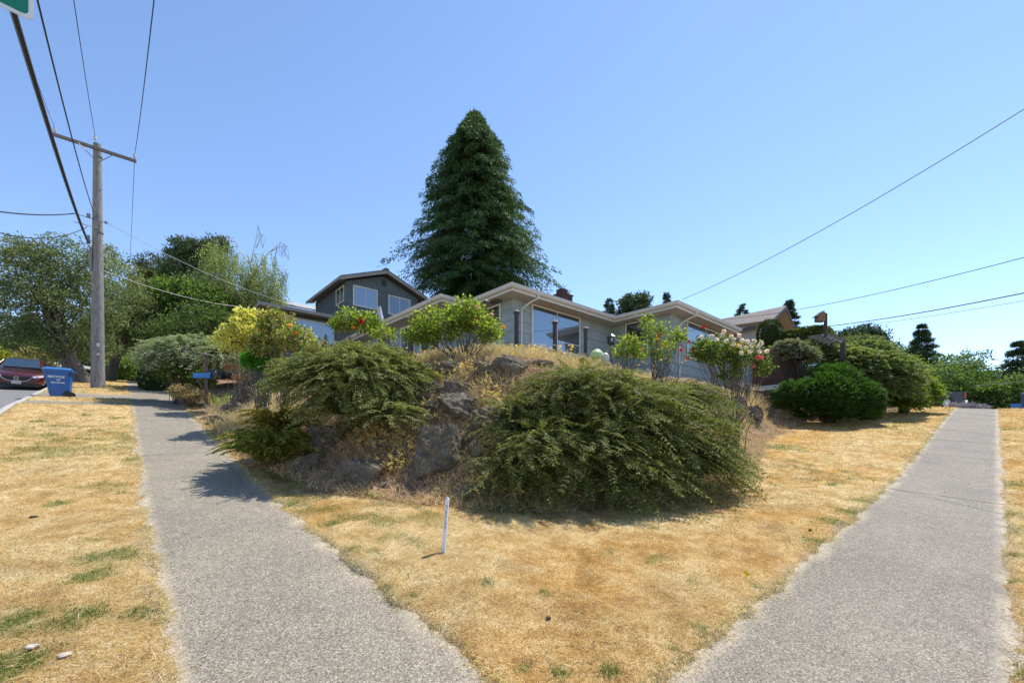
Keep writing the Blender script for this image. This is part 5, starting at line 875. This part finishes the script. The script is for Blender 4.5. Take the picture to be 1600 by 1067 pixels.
for u, v, d, r_, m_, lb_, cols in [(3, 572, 30, 1.3, 'y', 'yellow-leaved bush at the far left edge', [(.3, .32, .05), (.5, .46, .1)]), (48, 566, 42, 1.8, 'o', 'pinkish brown flowering bush behind the car roof', [(.45, .28, .16), (.3, .25, .12), (.55, .4, .25)]), (192, 582, 38, 1.3, 'g', 'light green bush at the left of the distant sidewalk', [(.12, .17, .05), (.22, .27, .09)]), (216, 578, 38, 1.5, 'h', 'leafy yellow-green bush left of the dark clipped hedge', [(.1, .16, .04), (.2, .26, .07)]), (204, 566, 48, 1.5, 'p', 'dark plum-coloured bush at the end of the sidewalk', [(.035, .02, .025), (.07, .035, .04)])]:
    rose('leafy_bush', lb_, [hl(u, v, d, r_, r_, r_ * .8), hl(u + 8, v + 12, d, r_ * .7, r_ * .7, r_ * .7)], 260, .2, .12, leafm('bush leaves ' + m_, cols, .5, .35, .3), cr=.25, per=18)
rose('lavender', 'low purple lavender at the top of the right sidewalk', [hl(1512, 636, 26, .5, .5, .2), hl(1530, 638, 26, .5, .5, .16), hl(1495, 634, 26, .4, .4, .2)], 160, .14, .03, leafm('lavender spikes', [(.16, .13, .26), (.26, .2, .42), (.14, .16, .12)], .6, .3, .2), cr=.1, per=12, cat='plant')
def wood_band(label, pts, m_):
    cs = []; 
    for u0, v0, d0 in pts: cs.append((*P(u0, v0, d0), 9, 9, 5))
    cr_, _ = crown(cs, 60 * len(pts), 1.6, 30, .9, .6); mk('distant_woods', [cr_], m_, base=cs[0][:3], label=label, cat='woods', kind='stuff')
wood_band('distant wooded slope closing off the right horizon', [(u, 632, 110) for u in range(1380, 1720, 45)], gt); wood_band('distant wooded slope closing off the left horizon', [(u, 575, 120) for u in range(-80, 260, 45)], gt)

# ---------------------------------------------------------------- ground cover
def lit(C, f): return C[f]
n = 420000; th = rng.uniform(-.98, .98, n); dd_ = 1.55 * np.exp(rng.random(n) * math.log(34 / 1.55)); tan = np.tan(th * .9); rr2 = rng.uniform(-1.2, 1.2, n) * dd_
x = RX * rr2 + FX * dd_; y = RY * rr2 + FY * dd_; tI = inside(x, y); wdd = walkdist(x, y) + .03 * noise(x * 7, y * 7, 55)
ok = (tI < .35 + .3 * noise(x * 2, y * 2, 56)) & (wdd > .05) & (x > KERB + .03) & (y > SKERB + .03); x, y, dd_ = x[ok], y[ok], dd_[ok]
z = T(x, y); gf = greenfac(x, y); isg = (rng.random(len(x)) < np.clip(gf * .8, 0, .7)); C = np.stack([x, y, z - .004], -1)
sc = np.maximum(1, dd_ / 5)
lm1 = leafm('dry straw blades', [(.26, .15, .055), (.36, .22, .085), (.44, .29, .125), (.50, .37, .2), (.32, .17, .065), (.56, .46, .31)], .7, .35, .2, .9)
D = rdir(len(x), .55); D[:, 2] = np.abs(D[:, 2]) + .12
q = ~isg; r_, _ = ribbons(C[q], D[q], (.022 + .035 * rng.random(q.sum())) * sc[q] ** .55, .0032 * sc[q], .35); mk('dry_grass', r_, lm1, label='short dried golden lawn grass', cat='grass', kind='stuff')
gm = leafm('green grass blades', [(.05, .085, .015), (.09, .14, .03), (.17, .2, .06), (.35, .32, .13)], .6, .35, .3, 2)
q = isg; D[q, 2] += .5; r_, _ = ribbons(C[q], D[q], (.03 + .045 * rng.random(q.sum())) * sc[q] ** .5, .005 * sc[q], .4); mk('green_grass', r_, gm, label='patches of still-green grass and weeds in the lawn', cat='grass', kind='stuff')
n = 14000; dq = 1.7 * np.exp(rng.random(n) * 1.6); rq = rng.uniform(-1.2, 1.2, n) * dq; x = RX * rq + FX * dq; y = RY * rq + FY * dq; k = (inside(x, y) < .2) & (walkdist(x, y) > .03) & (x > KERB) & (y > SKERB) & (noise(x * 1.7, y * 1.7, 91) > -.2); x, y = x[k], y[k]
D = rdir(len(x), .1); D[:, 2] = np.abs(D[:, 2]) * .35 + .05; r_, _ = ribbons(np.stack([x, y, T(x, y) + .008], -1), D, .05 + .08 * rng.random(len(x)), .0035 * np.maximum(1, dep((x, y)) / 4), .25)
mk('straw', r_, leafm('loose straw', [(.5, .42, .28), (.62, .54, .38), (.35, .24, .13), (.24, .15, .08)], .7, .3, .2, .9), label='long loose straws lying on the dry lawn', cat='grass', kind='stuff')
# edge straggle: longer blades leaning over the paving
n = 26000; s_ = rng.random(n); a_ = rng.random(n); Y1 = 1.2 * np.exp(a_ * math.log(26)); 
side = rng.integers(0, 3, n); x = np.where(side == 0, W1 + .04, np.where(side == 1, W0 - .03, Y1)); y = np.where(side < 2, Y1, S1 + .04); x = x + rng.normal(size=n) * .035; y = y + rng.normal(size=n) * .035
m_ = (side == 0) & (y < S1 + .1) | (side == 2) & (x < W1 + .1); x, y, side = x[~m_], y[~m_], side[~m_]; z = T(x, y); C = np.stack([x, y, z], -1); D = rdir(len(x), .5); D[:, 2] = np.abs(D[:, 2])
r_, _ = ribbons(C, D, .04 + .05 * rng.random(len(x)), .004 * np.maximum(1, dep(C.T) / 5), .5); mk('edge_grass', r_, leafm('bleached edge blades', [(.5, .4, .24), (.66, .56, .38), (.35, .22, .12), (.3, .3, .12)], .7, .3, .2, .9), label='bleached straggling grass along the sidewalk edges', cat='grass', kind='stuff')
# litter along the edges
n = 5000; x = rng.uniform(W0 - .05, 9, n); x = np.where(rng.random(n) < .5, rng.choice([W0, W1], n) + np.abs(rng.normal(size=n)) * .12 * rng.choice([-1, 1], n), x); y = np.where((x > W1 + .3), rng.choice([S0, S1], n) - np.abs(rng.normal(size=n)) * .1, 1.6 * np.exp(rng.random(n) * 2.6))
z = addz(x, y) + .012; C = np.stack([x, y, z], -1); D = rdir(n) * [1, 1, .15]; mk('litter', [leaves(C, D, rdir(n, 3), .012 + .02 * rng.random(n), .006)], leafm('dry litter', [(.3, .2, .1), (.5, .4, .25), (.12, .07, .04), (.6, .5, .35)], .8, .1, .1), label='dry leaf and bark litter along the paving', cat='litter', kind='stuff')

def scatter(n, region, f=None):
    (u0, v0, u1, v1) = region; 
    if f is None: dlo, dhi = 6, 20
    return
def on_slope(n, t0, t1, ulo, uhi, dmax=26, power=1.0):
    """random points of the raised garden between two distances from its foot, seen between two columns"""
    out = []
    while sum(map(len, out)) < n:
        d = 5.5 * np.exp(rng.random(n * 3) ** power * math.log(dmax / 5.5)); u = rng.uniform(ulo, uhi, n * 3); r = (u - 800) / F_ * d; x = RX * r + FX * d; y = RY * r + FY * d; t = inside(x, y); k = (t > t0) & (t < t1); out.append(np.stack([x[k], y[k]], -1))
    p = np.concatenate(out)[:n]; return np.c_[p, T(p[:, 0], p[:, 1])]
AL = HA + HB + YB
def clearp(p, lift=.15): return p[~inl(p + [0, 0, lift], AL, .95)]
dry = leafm('dry terrace grass', [(.34, .21, .15), (.42, .29, .22), (.48, .38, .28), (.42, .26, .20), (.56, .48, .37), (.30, .28, .17)], .7, .35, .2, 1.2)
p = np.concatenate([clearp(on_slope(24000, 3.7, 8, 560, 1240, 17)), clearp(on_slope(5000, 3.5, 7, 500, 700, 14)), clearp(on_slope(13000, .2, 3.5, 325, 470, 19)), clearp(on_slope(5000, 1.0, 6, 1150, 1300, 22))])
D = rdir(len(p), 2.6); Ln = .14 + .3 * rng.random(len(p)) ** 1.5; r_, E_ = ribbons(p, D, Ln, .009, .18)
k = rng.random(len(p)) < .45; hd = leaves(np.repeat(E_[k], 3, 0) - up3 * rng.random((k.sum() * 3, 1)) * .05, rdir(k.sum() * 3, 1), rdir(k.sum() * 3), .05, .018)
mk('tall_dry_grass', r_ + [hd], dry, label='tall dry seeding grass along the top of the rockery', cat='grass', kind='stuff')
gw_ = leafm('green weeds', [(.06, .10, .03), (.11, .16, .05), (.2, .24, .09), (.32, .3, .14)], .6, .35, .3, 1.5)
p = np.concatenate([clearp(on_slope(9000, .0, 7, 560, 1240, 15)), clearp(on_slope(2500, .0, 1.2, 760, 1010, 9)), clearp(on_slope(2600, 0, 2.5, 320, 470, 18))]); p = p[noise(p[:, 0] * 1.4, p[:, 1] * 1.4, 77) > .05]
r_, _ = ribbons(p, rdir(len(p), 1.4), .1 + .16 * rng.random(len(p)), .012, .4); mk('green_weeds', r_, gw_, label='green weeds between the rocks and dry grass', cat='weeds', kind='stuff')
# rockery face: low reddish brown debris and stems with yellow dried heads
p = np.concatenate([clearp(on_slope(20000, .0, 3.9, 480, 900, 12)), clearp(on_slope(10000, 0, 4, 1100, 1270, 19))]); r_, E_ = ribbons(p, rdir(len(p), .9), .08 + .2 * rng.random(len(p)), .009, .35)
mk('dead_stems', r_, leafm('dead stems', [(.34, .21, .14), (.48, .34, .24), (.6, .48, .35), (.30, .16, .12), (.7, .6, .46)], .8, .2, .1), label='brown dead stems and debris over the rockery face', cat='weeds', kind='stuff')
spots = [(600, 665), (585, 690), (560, 672), (640, 655), (620, 690), (628, 725), (612, 735), (655, 605), (675, 600), (735, 590), (770, 700), (790, 745), (780, 720), (815, 760), (775, 640), (760, 620), (600, 640), (575, 700), (745, 760), (635, 640), (668, 650), (640, 700)]
pts = []
for u, v in spots: g = G(u, v); pts.append(g - fw * .1 + rng.normal(size=(44, 3)) * [.16, .16, 0])
p = np.concatenate(pts); p[:, 2] = T(p[:, 0], p[:, 1]); D = rdir(len(p), 2.5); Ln = .18 + .22 * rng.random(len(p)); r_, E_ = ribbons(p, D, Ln, .008, .15); mk('buckwheat_stems', r_, leafm('reddish stems', [(.34, .16, .08), (.45, .28, .14), (.3, .26, .1)], .7, .3, .1), label='thin reddish stalks of the dried yellow flowers', cat='weeds', kind='stuff')
E3 = np.repeat(E_, 8, 0) + rng.normal(size=(len(E_) * 8, 3)) * .016; mk('dried_flowers', [leaves(E3, rdir(len(E3), .6), rdir(len(E3), 2), .028, .022)], leafm('dried yellow heads', [(.58, .44, .12), (.65, .5, .2), (.5, .36, .16), (.7, .58, .3)], .6, .3, .2), label='flat dried yellow flower heads over the rockery', cat='flowers', kind='stuff')
# yellow flowers
F2 = [(rng.uniform(770, 900), rng.uniform(538, 556)) for _ in range(46)] + [(rng.uniform(620, 700), rng.uniform(525, 560)) for _ in range(12)] + [(rng.uniform(975, 1075), rng.uniform(555, 572)) for _ in range(14)]
Q = []
for u, v in F2: d = rng.uniform(10.2, 11.6); Q.append(P(u, v, d))
for u, v in [(571, 757), (538, 767), (522, 752), (577, 752), (640, 668), (673, 652), (655, 658), (392, 697), (402, 705), (415, 700), (420, 712), (385, 700), (1300, 742), (1320, 728), (1288, 757), (1275, 760), (1365, 757), (1340, 765), (1240, 690), (1262, 705), (1285, 715), (1225, 668), (1165, 905), (1168, 910), (1378, 732), (812, 742), (860, 745), (840, 735), (830, 752), (895, 747), (925, 722), (790, 768), (775, 738), (940, 745)]: g = G(u, v); Q.append(g - fw * .25 * (v < 780 and 760 < u < 950) + up3 * .05)
Q = np.array(Q); m_ = len(Q); k = 8; an = np.arange(k) / k * 2 * np.pi; nrm = unit(np.array([0, 0, .8]) - fw * .6 + rng.normal(size=(m_, 3)) * .3); s1 = unit(np.cross(nrm, rt)); s2 = np.cross(nrm, s1)
Dp = (np.cos(an)[None, :, None] * s1[:, None] + np.sin(an)[None, :, None] * s2[:, None]).reshape(-1, 3); Qr = np.repeat(Q, k, 0); sz = np.repeat(.022 + .014 * rng.random(m_), k) * np.maximum(1, dep(Qr.T) / 9)
mk('yellow_flowers', [leaves(Qr, Dp, np.repeat(nrm, k, 0), sz, sz * .8)], leafm('yellow petals', [(.75, .5, .02), (.8, .6, .05), (.85, .65, .12)], .6, .35, .2), label='scattered yellow wildflowers in the dry grass and rockery', cat='flowers', kind='stuff')
gq = Q.copy(); gq[:, 2] = T(gq[:, 0], gq[:, 1]); hh_ = np.maximum(.03, Q[:, 2] - gq[:, 2]); ok = hh_ < .8
r_, _ = ribbons(gq[ok], Q[ok] - gq[ok] + [0, 0, .01], np.linalg.norm(Q[ok] - gq[ok], axis=1), .007, 0); mk('flower_stems', r_, gw_, label='green stems of the scattered yellow wildflowers', cat='flowers', kind='stuff')
for u, v, r_ in [(765, 915, .1), (1178, 920, .09), (548, 868, .12), (606, 925, .06), (1100, 993, .08), (250, 930, .08), (1080, 915, .05)]:
    pass
for o in bpy.data.objects:
    if '_b' in o: del o['_b']
